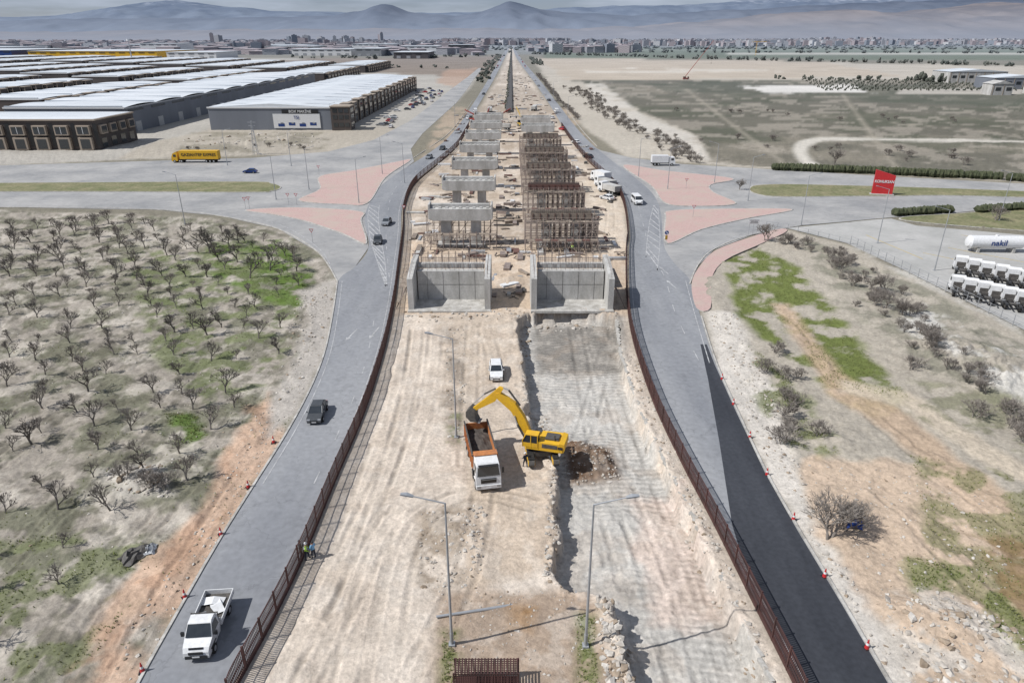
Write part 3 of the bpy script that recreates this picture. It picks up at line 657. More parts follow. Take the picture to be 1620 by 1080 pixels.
def cap(mb,xc,yc,z,w_=13.2,h=2.5,d=3.4):
    pts=[(-w_/2,z),(-w_/2,z-h*.85),(-w_/2+1.0,z-h),(w_/2-1.0,z-h),(w_/2,z-h*.85),(w_/2,z)]
    mb.prof(pts,'concrete',hw=d/2,X=Matrix.Translation((xc,yc,0)))
    mb.box((xc,yc+.3,z+.35),(w_-1.2,.9,.7),'concrete')
    for sx in (-1,1): mb.box((xc+sx*(w_/2-.2),yc,z+.45),(.4,d,.9),'concrete')
    for i in range(9):
        mb.box((xc-w_/2+1+i*(w_-2)/8,yc-.95,z+.12),(.6,.6,.24),'concrete')
for i,y in enumerate((140,170,200,231,262,294,326)):
    mb=MB(); x=-10.6; z=8.0
    cap(mb,x,y,z)
    for sx in (-3.1,3.1): mb.prof([(-1.05,0),(1.05,0),(1.05,z-2.4),(-1.05,z-2.4)],'concrete',hw=.85,X=Matrix.Translation((x+sx,y,0)))
    mb.box((x,y,.25),(10,3.8,.5),'concrete')
    mb.obj('bridge_pier',bevel=.06)
    if i==0:
        mb=MB(); scaffold(mb,x-7.5,x+7.4,y-4.2,y-2.0,3.0); scaffold(mb,x-7.5,x+7.4,y+2.1,y+4.4,5.4)
        for k_ in range(8): mb.box((x-6.6+k_*1.85+random.uniform(-.3,.3),y-3.1,3.1+random.uniform(-.1,.1)),(1.8,1.4,.08),'wood',rz=random.uniform(-.1,.1))
        mb.obj('scaffolding')
for i,y in enumerate((140,168,196,224,254,284,314)):
    x=10.3
    mb=MB()
    for sx in (-3.1,3.1): mb.prof([(-1.05,0),(1.05,0),(1.05,5.6),(-1.05,5.6)],'concrete',hw=.85,X=Matrix.Translation((x+sx,y,0)))
    mb.box((x,y,.25),(10,3.8,.5),'concrete')
    if i>=5: cap(mb,x,y,8.0)
    mb.obj('bridge_pier')
    if i<5:
        mb=MB(); zt=5.6+.35*i
        scaffold(mb,x-7.6,x+7.2,y-4.2,y+4.2,zt,sx=1.15,sz=1.25)
        scaffold(mb,x-7.6,x+7.2,y-6.6,y-4.5,2.4,top=True)
        for sy in (-3.2,3.2):
            for k_ in range(11): mb.box((x-6.7+k_*1.34,y+sy+random.uniform(-.2,.2),zt+.1+random.uniform(0,.06)),(1.25,1.5,.07),'wood',rz=random.uniform(-.08,.08))
        for k_ in range(9): mb.box((x-6.5+k_*1.6,y-5.5,2.5+random.uniform(0,.06)),(1.4,1.3,.07),'redform' if k_%2 else 'wood',rz=random.uniform(-.1,.1))
        mb.box((x,y,zt+.25),(12.4,2.6,.2),'wood')
        for sy in (-1.3,1.3): mb.box((x,y+sy,zt+.8),(12.6,.12,1.1),'wood' if i!=1 else 'redform')
        for k_ in range(9):
            for sy in (-1.42,1.42): mb.box((x-6+k_*1.5,y+sy,zt+.8),(.12,.12,1.3),'redform')
        for k_ in range(30):
            xx=x-6+k_*.41; yy=y+random.uniform(-.9,.9); tubef(mb,(xx,yy,zt+.3),(xx,yy,zt+1.7+random.random()*.5),.03,'steel')
        for z_ in (zt+.8,zt+1.5):
            for sy in (-.9,0,.9): tubef(mb,(x-6.1,y+sy,z_),(x+6.1,y+sy,z_),.035,'steel')
        for k_ in range(12):
            for sy in (-4,4): tubef(mb,(x-7.4+k_*1.33,y+sy,zt),(x-7.4+k_*1.33,y+sy,zt+1.1),.035,'rust')
        for sy in (-4,4): tubef(mb,(x-7.4,y+sy,zt+1.1),(x+7.2,y+sy,zt+1.1),.035,'rust')
        for k_ in range(18): mb.box((x+random.uniform(-6.5,6.5),y+random.uniform(-3.6,-2),zt+.22),(random.uniform(.6,2.6),.2,.12),random.choice(('wood','rust','steel')),rz=random.uniform(-.6,.6))
        mb.obj('scaffolding')
def abutment(xc,sgn):
    mb=MB(); y=107; w_=12.2
    mb.box((xc,y,2.6),(w_-1.3,1.3,5.2),'concrete')
    for i in range(4): mb.box((xc-w_/2+2.2+i*2.6,y-.66,2.6),(.05,.03,5.0),'steel')
    mb.box((xc,y-.66,2.9),(w_-1.5,.03,.05),'steel')
    mb.box((xc,y+1.6,5.5),(w_-1.3,1.2,.7),'concrete')
    for sx in (-1,1):
        X_=Matrix.Translation((xc+sx*w_/2,0,0))@Matrix.Rotation(math.pi/2,4,'Z')
        mb.prof([(y-5.2,0),(y+4,0),(y+4,6.6),(y+.6,6.6),(y-5.2,5.4)],'concrete',hw=.45,X=X_)
    mb.box((xc,y-2.6,.1),(w_+1.0,6.8,.4),'kerb')
    for i in range(44):
        x=xc-w_/2+.8+i*(w_-1.6)/43
        tubef(mb,(x,y+random.uniform(.9,1.1),5.2),(x+random.uniform(-.1,.1),y+1,7.0+random.random()*.4),.03,'rust')
        if i%3==0: tubef(mb,(x,y-.3,5.1),(x,y-.3,6.3),.03,'rust')
    for z in (6.0,6.6,7.0): tubef(mb,(xc-w_/2+.8,y+1,z),(xc+w_/2-.8,y+1,z),.03,'rust')
    for k_ in range(10):
        xx=xc-w_/2+.9+k_*1.15; tubef(mb,(xx,y+2.6,0),(xx,y+2.6,7.6),.05,'rust'); tubef(mb,(xx,y+4.0,0),(xx,y+4.0,7.2),.05,'rust')
    for z in (5.2,6.4,7.2): tubef(mb,(xc-w_/2+.9,y+2.6,z),(xc+w_/2-.9,y+2.6,z),.045,'rust')
    for k_ in range(8): mb.box((xc-w_/2+1.4+k_*1.35,y+3.3,5.3),(1.3,1.2,.07),'wood',rz=random.uniform(-.1,.1))
    for sx in (-1,1):
        for k_ in range(8): tubef(mb,(xc+sx*w_/2,y-4.8+k_*1.1,5.4),(xc+sx*w_/2,y-4.8+k_*1.1,7.2),.035,'rust')
    for k_ in range(5):
        tubef(mb,(xc+sgn*(w_/2+.5),y-4+k_*2,4),(xc+sgn*(w_/2+2.6),y-4+k_*2,0),.07,'rust')
        mb.box((xc+sgn*(w_/2+1.2),y-4+k_*2,3.9),(1.2,1.8,.07),'wood')
    mb.obj('bridge_abutment',bevel=.04)
abutment(-10.0,-1); abutment(9.6,1)
mb=MB()
def clut(u0,u1,v0,v1,n):
    for _ in range(n):
        x,y=P(random.uniform(u0,u1),random.uniform(v0,v1)); a=random.choice((0,1.57,random.uniform(0,3)))
        m_=random.choice(('wood','wood','redform','steel','rust','concrete','white','galv','rust'))
        mb.box((x,y,random.uniform(.1,.35)),(random.uniform(1,4.5),random.uniform(.2,1.3),random.uniform(.2,.8)),m_,rz=a)
        if random.random()<.5:
            for k_ in range(5): mb.box((x+random.uniform(-1.5,1.5),y+random.uniform(-1.5,1.5),.12),(random.uniform(.5,3),.12,.12),random.choice(('wood','rust','steel')),rz=random.uniform(0,3))
clut(655,980,395,412,30); clut(650,700,290,400,18); clut(940,975,300,400,12); clut(785,822,240,400,40); clut(720,880,180,215,90); clut(775,865,150,180,70); clut(700,815,215,330,60); clut(900,940,230,290,16); clut(780,830,415,470,12); clut(795,840,115,150,50)
mb.obj('construction_materials')
# ------------------------------------------------------------ vehicles
def wheel(mb,x,y,r,w_=.25,hub='galv'):
    mb.tube((x,y-w_/2,r),(x,y+w_/2,r),r,r,'tyre',n=18)
    s=1 if y>0 else -1
    mb.tube((x,y+s*w_/2,r),(x,y+s*(w_/2+.02),r),r*.55,r*.5,hub,n=12)
def car_mesh(paint,suv=0):
    mb=MB(); h=.12*suv
    mb.prof([(-2.15,.28,.80),(-2.2,.55,.86),(-2.17,.82+h,.86),(-1.9,.95+h,.82),(.95,.95+h,.84),(1.85,.80+h,.80),(2.15,.66+h,.76),(2.2,.45,.78),(2.1,.25,.76)],paint)
    b0=-2.0 if suv else -1.8
    cab=[(b0,.94+h,.78),(b0+.45-.25*suv,1.40+h,.64),(.25,1.44+h,.64),(1.05,.94+h,.78)]
    mb.prof(cab,'glass')
    mb.prof([(b0+.42-.25*suv,1.385+h,.655),(b0+.6-.25*suv,1.47+h,.60),(.1,1.50+h,.60),(.3,1.425+h,.655)],paint)
    for s in (-1,1):
        for a,b_ in ((0,1),(3,2)): mb.tube((cab[a][0],s*cab[a][2],cab[a][1]),(cab[b_][0],s*cab[b_][2],cab[b_][1]),.045,.04,paint,n=5)
        mb.tube((-.4,s*.785,.94+h),(-.4,s*.65,1.42+h),.04,.04,paint,n=5)
        mb.box((.85,s*.95,1.0+h),(.12,.16,.12),paint)
        mb.box((2.1,s*.6,.66+h*.5),(.16,.34,.13),'galv'); mb.box((-2.18,s*.62,.75+h),(.06,.3,.16),'red')
        for x in (-1.32,1.35): wheel(mb,x,s*.80,.33)
        mb.box((0,s*.865,.6),(2.0,.01,.03),'black')
    mb.box((2.17,0,.48),(.06,.9,.18),'black'); mb.box((2.21,0,.4),(.02,.5,.1),'white'); mb.box((-2.21,0,.55),(.02,.5,.1),'white')
    return mb.mesh('car')
cars={k:car_mesh(k) for k in ('white','silver','grey','black','red','blue')}; cars['suv']=car_mesh('white',1)
def head(u,v,u2,v2):
    a=P(u,v);b_=P(u2,v2); return math.atan2(b_[1]-a[1],b_[0]-a[0])
def car(kind,u,v,h,name='car',z=.05,sc=1):
    x,y=P(u,v); return place(cars[kind],name,(x,y,z),h,bevel=.03,sc=sc)
car('grey',503,658,head(520,610,490,690))
car('suv',785,592,head(785,580,786,600),name='parked_car',z=gz(*P(785,592))+.02)
car('silver',612,355,-1.6); car('grey',598,384,head(600,375,598,390))
car('silver',679,251,head(690,244,670,256)); car('grey',700,237,head(705,232,690,243)); car('white',741,189,-1.9); car('black',765,150,-1.8)
car('blue',396,274,math.pi+.02); car('black',930,250,2.2); car('white',911,227,2.1); car('red',889,206,2.0); car('white',873,188,2.0); car('grey',868,160,1.9);car('silver',852,137,1.8);car('white',846,128,1.8)
for i in range(36):
    v=120-44*math.sqrt(random.random()); s=random.choice((-1,1))
    u=(803-(v-75)*.52 if s<0 else 813+(v-75)*.58); car(random.choice(('white','black','silver','red')),u,v,1.57)
for i in range(40):
    u=random.uniform(0,1); k=random.uniform(0,1); y=340+260*k; x=-70+16*u
    place(cars[random.choice(('white','white','silver','black','grey','red','blue'))],'parked_car',(x,y,.03),random.choice((0,3.14)) if u<.5 else 1.57)
for i in range(10):
    x,y=P(random.uniform(655,700),random.uniform(140,160)); place(cars[random.choice(('white','silver','grey'))],'parked_car',(x,y,.03),1.3)
def van_mesh(paint='white'):
    mb=MB()
    mb.prof([(-2.7,.35,.92),(-2.75,.9,.98),(-2.65,2.1,.90),(-2.5,2.25,.82),(1.1,2.25,.82),(1.35,2.15,.84),(1.95,1.35,.94),(2.65,1.05,.90),(2.8,.75,.90),(2.75,.35,.90)],paint)
    mb.add([(1.39,-.78,2.12),(1.39,.78,2.12),(1.98,.86,1.37),(1.98,-.86,1.37)],[(3,2,1,0)],'glass',Matrix.Translation((.02,0,.02)))
    for s in (-1,1):
        mb.add([(1.35,s*.90,2.0),(.5,s*.91,2.0),(.5,s*.975,1.4),(1.8,s*.965,1.4)],[(0,1,2,3)],'glass')
        mb.add([(.3,s*.915,2.0),(-2.3,s*.92,2.0),(-2.3,s*.975,1.45),(.3,s*.975,1.45)],[(0,1,2,3)],'glass')
        for x in (-1.8,1.8): wheel(mb,x,s*.88,.36)
        mb.box((2.7,s*.65,.95),(.12,.35,.22),'silver'); mb.box((1.55,s*1.08,1.5),(.14,.2,.3),'black')
    mb.box((2.8,0,.6),(.06,1.2,.3),'black')
    return mb.mesh('van')
vm_=van_mesh()
x,y=P(1007,322); place(vm_,'van',(x,y,.05),-1.5,bevel=.03)
for u,v in ((752,178),(880,178)): x,y=P(u,v); place(vm_,'van',(x,y,.05),1.7)
# flatbed truck
mb=MB()
mb.box((-.2,0,.62),(4.6,.8,.22),'steel')
mb.prof([(.35,.42,.90),(.3,1.1,.98),(.35,2.15,.88),(.5,2.27,.80),(1.05,2.27,.78),(1.25,2.2,.81),(1.85,1.45,.95),(2.5,1.22,.90),(2.72,.95,.86),(2.78,.6,.88),(2.72,.42,.86)],'white')
mb.add([(1.28,-.76,2.16),(1.28,.76,2.16),(1.85,.88,1.48),(1.85,-.88,1.48)],[(3,2,1,0)],'glass',Matrix.Translation((.025,0,.025)))
for s in (-1,1):
    mb.add([(1.25,s*.875,2.05),(.6,s*.885,2.05),(.55,s*.985,1.45),(1.75,s*.975,1.45)],[(0,1,2,3)],'glass')
    mb.box((1.6,s*1.14,1.6),(.14,.22,.34),'black'); mb.prof([(2.35,1.2),(2.62,1.05),(2.74,.86),(2.5,.86)],'steel',hw=.14,yc=s*.70)
    for x in (-1.7,1.85): wheel(mb,x,s*.86,.37)
    for x in (-1.7,1.85): mb.box((x,s*.93,.82),(.95,.1,.06),'black')
    mb.box((-1.32,s*1.04,1.12),(3.1,.06,.42),'white'); mb.box((-1.32,s*1.075,1.0),(3.05,.012,.03),'silver')
    mb.box((1.1,s*.99,1.0),(.02,.01,.8),'black')
mb.prof([(2.52,1.235),(2.60,1.13),(2.62,1.13),(2.54,1.25)],'black',hw=.5)
mb.box((2.765,0,.92),(.05,1.0,.22),'black'); mb.box((2.80,0,.60),(.05,1.5,.26),'black'); mb.box((2.835,0,.66),(.02,.5,.11),'white')
mb.box((-1.32,0,.88),(3.1,2.02,.08),'steel'); mb.box((-2.9,0,1.12),(.06,2.1,.42),'white'); mb.box((.22,0,1.25),(.06,2.1,.7),'white')
for s in (-.9,.9): mb.box((.22,s,1.7),(.06,.06,.9),'steel')
mb.box((.22,0,2.1),(.06,1.9,.06),'steel')
for q_,(tx_,ty_) in enumerate(((-1.5,.25),(-2.0,-.2))):
    X_=Matrix.Translation((tx_,ty_,1.0))@Matrix.Rotation(.5+q_,4,'Z')
    mb.add([(-.8,-.4,0),(.1,-.5,.25),(.8,-.3,.05),(.8,.4,.02),(0,.3,.24),(-.8,.3,.1)],[(0,1,4,5),(1,2,3,4)],'white',X_)
mb.box((-.6,-.5,1.0),(.7,.4,.16),'silver',rz=.3)
a=P(333,1000); mb.obj('flatbed_truck',(a[0],a[1],.06),head(347,962,318,1035),bevel=.035)
# dump truck
mb=MB()
mb.box((-.2,0,.85),(8.4,.95,.3),'steel')
mb.prof([(2.35,.75,1.2),(2.3,2.95,1.12),(2.5,3.1,1.05),(3.9,3.08,1.05),(4.15,2.85,1.1),(4.35,1.7,1.22),(4.42,1.0,1.2),(4.4,.55,1.22),(3.9,.45,1.22)],'white')
mb.add([(4.17,-.98,2.75),(4.17,.98,2.75),(4.34,1.08,1.85),(4.34,-1.08,1.85)],[(3,2,1,0)],'glass',Matrix.Translation((.03,0,0)))
mb.box((4.41,0,1.35),(.07,1.5,.5),'black'); mb.box((4.45,0,1.5),(.03,1.4,.05),'silver'); mb.box((4.46,0,.7),(.12,2.4,.4),'white'); mb.box((4.53,0,.62),(.02,.5,.12),'white'); mb.box((4.25,0,2.95),(.35,1.9,.08),'black')
for s in (-1,1):
    mb.box((4.5,s*.95,.75),(.08,.35,.2),'silver'); mb.box((3.5,s*1.18,2.25),(.9,.04,.75),'glass'); mb.box((4.2,s*1.42,2.3),(.12,.22,.6),'black')
    for x in (3.55,1.75,-2.2,-3.5): wheel(mb,x,s*1.02,.52,.42)
    mb.prof([(-4.4,1.25),(2.0,1.25),(2.15,2.85),(-4.55,2.75)],'orange',hw=.05,yc=s*1.2)
    for k_ in range(7): mb.box((-4.0+k_*.95,s*1.29,2.0),(.12,.09,1.45),'orange')
    mb.box((-1.2,s*1.22,2.82),(6.7,.16,.12),'steel')
mb.box((-1.2,0,1.2),(6.3,2.3,.12),'steel'); mb.box((2.1,0,2.15),(.1,2.4,1.7),'orange'); mb.box((-4.5,0,1.9),(.1,2.4,1.3),'orange')
mb.box((2.4,0,3.2),(.8,2.3,.08),'orange')
nx,ny=22,10; vs=[];fs=[]
for i in range(nx):
    for j in range(ny):
        xx=-4.4+6.45*i/(nx-1); yy=-1.14+2.28*j/(ny-1); vs.append((xx,yy,1.75+.45*math.exp(-((xx+2)/1.6)**2-(yy/.8)**2)+.15*mnoise.noise(Vector((xx*2,yy*2,1)))))
for i in range(nx-1):
    for j in range(ny-1): fs.append((i*ny+j,(i+1)*ny+j,(i+1)*ny+j+1,i*ny+j+1))
mb.add(vs,fs,pmat('dark_load_soil',S(95,88,82),S(70,65,62),1.5,.98,fine=.2,fscale=6))
a=P(763,738); mb.obj('dump_truck',(a[0],a[1],gz(*a)+.03),head(752,695,770,765),bevel=.03)
# excavator
mb=MB(); TR=Matrix.Rotation(math.radians(-70),4,'Z'); UP=Matrix.Translation((0,0,.22))
for s in (-1,1):
    pts=[(-1.9,.08),(1.9,.08),(2.3,.3),(2.42,.6),(2.25,.9),(1.9,1.05),(-1.9,1.05),(-2.25,.9),(-2.42,.6),(-2.3,.3)]
    mb.prof(pts,'steel',hw=.3,yc=s*1.25,X=TR)
    n=26
    for i in range(n): mb.box((-2.1+4.2*i/(n-1),s*1.25,1.065),(.1,.64,.05),'tyre',X=TR)
    mb.prof([(-1.7,.35),(1.7,.35),(1.7,.72),(-1.7,.72)],'yellow',hw=.33,yc=s*1.25,X=TR)
    for i in range(6): mb.tube((-1.5+.6*i,s*1.25-.32,.25),(-1.5+.6*i,s*1.25+.32,.25),.15,.15,'steel',n=8,X=TR)
    for e_ in (-2.0,2.0): mb.tube((e_,s*1.25-.34,.56),(e_,s*1.25+.34,.56),.32,.32,'yellow',n=12,X=TR)
mb.box((0,0,.8),(1.6,2.2,.5),'steel',X=TR); mb.tube((0,0,.9),(0,0,1.45),.75,.75,'steel',n=20)
mb.box((-.5,0,1.4),(3.8,2.35,.3),'yellow',X=UP)
mb.prof([(-2.5,1.25,1.1),(-2.65,1.6,1.15),(-2.6,2.25,1.15),(-2.1,2.35,1.2),(-2.1,1.25,1.2)],'yellow',X=UP)
mb.prof([(-2.1,1.5,1.19),(-2.1,2.25,1.19),(.1,2.2,1.19),(.1,1.5,1.19)],'yellow',X=UP)
mb.box((-1.2,0,2.34),(1.4,1.2,.18),'steel',X=UP); mb.tube((-1.5,.6,2.3),(-1.5,.6,2.9),.08,.08,'steel',n=8,X=UP)
for s in (-1,1):
    mb.box((-1.1,s*1.2,1.85),(1.6,.03,.45),'steel',X=UP); mb.box((-2.2,s*1.21,1.8),(.5,.02,.3),'black',X=UP)
mb.box((.8,-.8,1.75),(1.3,.8,.5),'yellow',X=UP)
mb.prof([(.15,1.5),(.15,2.9),(1.4,2.9),(1.7,2.2),(1.7,1.5)],'glass',hw=.42,yc=.78,X=UP)
mb.box((.78,.78,2.94),(1.36,.92,.1),'yellow',X=UP)
for xx,zz,x2,z2 in ((.15,1.5,.15,2.9),(1.4,2.9,1.73,2.2),(1.73,2.2,1.73,1.5),(.85,1.5,.85,2.9)):
    for yy in (.35,1.21): mb.tube((xx,yy,zz),(x2,yy,z2),.05,.05,'yellow',n=5,X=UP)
mb.box((.95,1.2,1.75),(1.5,.03,.5),'yellow',X=UP)
boom=[(.7,1.8),(1.25,1.65),(2.2,3.2),(3.2,5.0),(4.9,6.45),(4.85,6.85),(4.5,6.95),(2.75,5.95),(1.75,4.4)]
mb.prof(boom[::-1],'yellow',hw=.26,yc=-.05)
mb.prof([(4.0,7.45),(4.5,7.55),(5.5,6.5),(7.4,4.7),(7.2,4.4),(4.9,5.9)][::-1],'yellow',hw=.2,yc=-.05)
for s in (-.38,.28): mb.tube((1.5,s,1.8),(2.5,s,3.6),.11,.11,'steel',n=8); mb.tube((2.5,s,3.6),(2.8,s,4.6),.06,.06,'galv',n=8)
mb.tube((2.3,-.05,5.7),(3.5,-.05,7.3),.11,.11,'steel',n=8); mb.tube((3.5,-.05,7.3),(4.1,-.05,7.5),.06,.06,'galv',n=8)
mb.tube((4.9,-.05,7.3),(6.1,-.05,6.5),.09,.09,'steel',n=8); mb.tube((6.1,-.05,6.5),(7.3,-.05,5.2),.05,.05,'galv',n=8)
mb.prof([(7.0,4.65),(7.55,4.9),(8.0,4.4),(8.0,3.8),(7.5,3.3),(6.75,3.3),(7.0,3.8)][::-1],'steel',hw=.55,yc=-.05)
for k_ in range(5): mb.box((6.65,-.5+k_*.22,3.25),(.3,.09,.09),'galv')
a=P(856,722); b_=P(748,655,4.0); hd=math.atan2(b_[1]-a[1],b_[0]-a[0])
mb.obj('excavator',(a[0],a[1],max(0,gz(*a))+.02),hd,bevel=.03)
def lorry_mesh(cabm,boxm,L_=8,hb=3.4):
    mb=MB(); mb.box((0,0,.85),(L_,.9,.3),'steel')
    mb.prof([(L_/2-2,.6,1.2),(L_/2-2.05,2.9,1.15),(L_/2-.4,2.9,1.15),(L_/2,1.7,1.2),(L_/2+.02,.5,1.2)],cabm)
    mb.add([(L_/2-.37,-1,2.75),(L_/2-.37,1,2.75),(L_/2,1.08,1.8),(L_/2,-1.08,1.8)],[(3,2,1,0)],'glass',Matrix.Translation((.04,0,.03)))
    mb.box((-1.1,0,(hb+1.1)/2),(L_-2.4,2.5,hb-1.1),boxm)
    for s in (-1,1):
        mb.box((L_/2-1,s*1.2,2.2),(.9,.03,.7),'glass')
        for x in (L_/2-1.1,-L_/2+1.2,-L_/2+2.4): wheel(mb,x,s*1.02,.5,.4)
    return mb.mesh('lorry')
lm=lorry_mesh('white','white'); lo=lorry_mesh('white','concrete',hb=2.6)
for m_,u,v,h_ in ((lm,950,288,2.0),(lo,964,306,2.1),(lo,957,297,2.05)): x,y=P(u,v); place(m_,'lorry',(x,y,.05),h_)
x,y=P(960,316); place(cars['white'],'car',(x,y,.05),2.2)
x,y=P(1048,262); place(lm,'lorry',(x,y,.05),0)
for u,v in ((845,175),(795,205),(862,200),(775,178)): x,y=P(u,v); place(lo,'lorry',(x,y,0),random.uniform(0,3))
# yellow articulated lorry
mb=MB(); mb.box((-1.6,0,1.0),(13.4,1,.3),'steel'); mb.box((-1.6,0,2.65),(13.4,2.5,2.8),'yellow'); mb.box((5.9,0,.85),(5,.9,.3),'steel')
mb.prof([(5.9,.6,1.2),(5.85,3.3,1.15),(6.2,3.7,1.1),(7.4,3.1,1.15),(7.95,1.8,1.2),(8,.5,1.2)],'yellow')
mb.add([(7.42,-1,3.0),(7.42,1,3.0),(7.93,1.08,1.9),(7.93,-1.08,1.9)],[(3,2,1,0)],'glass',Matrix.Translation((.05,0,.03)))
for s in (-1,1):
    mb.box((6.8,s*1.19,2.4),(.9,.03,.8),'glass'); mb.box((-1.6,s*1.26,1.15),(13,.03,.25),'black')
    for x in (7,4.6,-4,-5.3,-6.6): wheel(mb,x,s*1.02,.5,.4)
x,y=P(311,257); tr_=mb.obj('articulated_lorry',(x,y,.04),math.pi)
text(tr_,'GAZIANTEP EXPRES',(x+1.6,y-1.29,2.75),(math.pi/2,0,0),1.35,'black',1.0)
# ------------------------------------------------------------ tank & tractor units
x,y=P(1570,398); mb=MB(); Lh=5.1
for a_,b_,r0,r1 in ((-Lh,Lh,1.3,1.3),(-Lh-.4,-Lh,.9,1.3),(Lh,Lh+.4,1.3,.9),(-Lh-.5,-Lh-.4,.3,.9),(Lh+.4,Lh+.5,.9,.3)): mb.tube((a_,0,2.0),(b_,0,2.0),r0,r1,'white',n=28)
for s in (-3.5,3.5): mb.box((s,0,.45),(.5,2.2,.9),'concrete')
mb.tube((0,0,3.2),(0,0,3.5),.3,.3,'white',n=12)
tk=mb.obj('storage_tank',(x,y,.04),-.05); text(tk,'nakil',(x,y-1.34,2.1),(math.pi/2,0,-.05),1.7,'blue')
mb=MB()
for s in (-.42,.42): mb.box((-.9,s,.9),(6.4,.12,.28),'black')
mb.prof([(.5,.7,1.22),(.45,2.9,1.15),(.8,3.3,1.0),(1.9,3.0,1.12),(2.35,1.9,1.22),(2.4,.5,1.22)],'white')
mb.add([(1.93,-1,2.9),(1.93,1,2.9),(2.36,1.08,2.0),(2.36,-1.08,2.0)],[(3,2,1,0)],'glass',Matrix.Translation((.05,0,.03))); mb.box((2.42,0,1.2),(.05,1.8,.9),'black')
mb.box((-2.3,0,1.12),(1.0,1.0,.14),'steel'); mb.box((.42,0,1.5),(.06,1.6,.9),'steel'); mb.box((-.2,0,1.1),(.5,1.0,.5),'steel')
for s in (-1,1):
    mb.box((1.4,s*1.2,2.3),(.8,.03,.7),'glass'); mb.box((-.5,s*1.0,.8),(1.1,.4,.5),'silver' if s>0 else 'steel')
    for xx in (1.6,-2.5): wheel(mb,xx,s*1.0,.52,.4,'steel')
    mb.prof([(-3.2,.9),(-2.9,1.15),(-2.1,1.15),(-1.8,.9),(-1.85,.88),(-2.12,1.11),(-2.88,1.11),(-3.15,.88)],'black',hw=.25,yc=s*1.0)
tmesh=mb.mesh('tractor_unit')
for r_ in range(2):
    for i in range(7):
        a=P(1518+i*21-r_*6+random.uniform(-1.5,1.5),430+i*5.0+r_*33)
        place(tmesh,'tractor_unit',(a[0],a[1],.04),1.15+random.uniform(-.05,.05),bevel=.04,sc=.9)
# ------------------------------------------------------------ street furniture
def lamp(u,v,sg=-1,h=12.5,arm=2.1):
    x,y=P(u,v); z=gz(x,y) if y<200 else 0
    mb=MB(); mb.tube((0,0,0),(0,0,h),.11,.06,'galv',n=10); mb.box((0,0,.08),(.45,.45,.2),'galv'); mb.tube((0,0,.1),(0,0,1.2),.14,.13,'galv',n=10)
    mb.tube((0,0,h-.02),(sg*arm,0,h+.55),.05,.04,'galv',n=8)
    X_=Matrix.Translation((sg*(arm+.35),0,h+.62))@Matrix.Rotation(-sg*.2,4,'Y')
    mb.prof([(-.4,-.05,.1),(-.4,.06,.1),(0,.1,.18),(.45,.03,.1),(.45,-.05,.1)],'galv',X=X_)
    return mb.obj('street_lamp',(x,y,z-.03),0)
lamp(715,1020,-1); lamp(926,1022,1); lamp(722,692,-1,11.8)
for u,v,s in ((293,355,-1),(461,263,1),(489,300,1),(568,322,1),(605,276,1),(640,290,-1),(1010,280,1),(1267,357,1),(1388,385,-1),(1478,428,-1),(1183,318,1),(1130,290,-1),(1056,300,1),(437,316,-1),(525,205,1),(360,262,1),(720,200,-1),(898,190,1),(1580,350,-1),(875,158,1)): lamp(u,v,s,11.5)
x,y=P(405,245); mb=MB()
for k_ in range(8):
    z0=k_*1.5;z1=z0+1.5;r0=.8-.08*k_;r1=.8-.08*(k_+1)
    c0=[(sx*r0,sy*r0,z0) for sx,sy in ((-1,-1),(1,-1),(1,1),(-1,1))];c1=[(sx*r1,sy*r1,z1) for sx,sy in ((-1,-1),(1,-1),(1,1),(-1,1))]
    for i in range(4): tubef(mb,c0[i],c1[i],.06,'galv'); tubef(mb,c0[i],c1[(i+1)%4],.04,'galv'); tubef(mb,c1[i],c1[(i+1)%4],.04,'galv')
mb.box((0,0,11.6),(3,.15,.15),'galv'); mb.box((0,0,10.4),(2.4,.15,.15),'galv'); mb.obj('lattice_pylon',(x,y,0))
mb=MB(); a=P(690,972,.4);b_=P(912,928,.4); mb.tube((a[0],a[1],gz(*a)+.2),(b_[0],b_[1],gz(*b_)+.35),.1,.17,'galv',n=12); mb.box((b_[0],b_[1],gz(*b_)+.35),(.08,.55,.55),'galv'); mb.obj('fallen_lamp_pole')
mb=MB(); mb.box((0,0,.03),(.42,.42,.06),'black'); mb.tube((0,0,.05),(0,0,.32),.15,.105,'red',n=14); mb.tube((0,0,.32),(0,0,.48),.105,.075,'white',n=14); mb.tube((0,0,.48),(0,0,.75),.075,.03,'red',n=14)
cm=mb.mesh('traffic_cone')
for u,v in ((226,1062),(293,945),(350,846),(393,771),(433,700),(1371,1025),(1304,912),(1255,822),(1213,751),(1186,692),(1160,640),(1142,600)):
    x,y=P(u,v); place(cm,'traffic_cone',(x,y,gz(x,y)+.02),random.random(),sc=1.15)
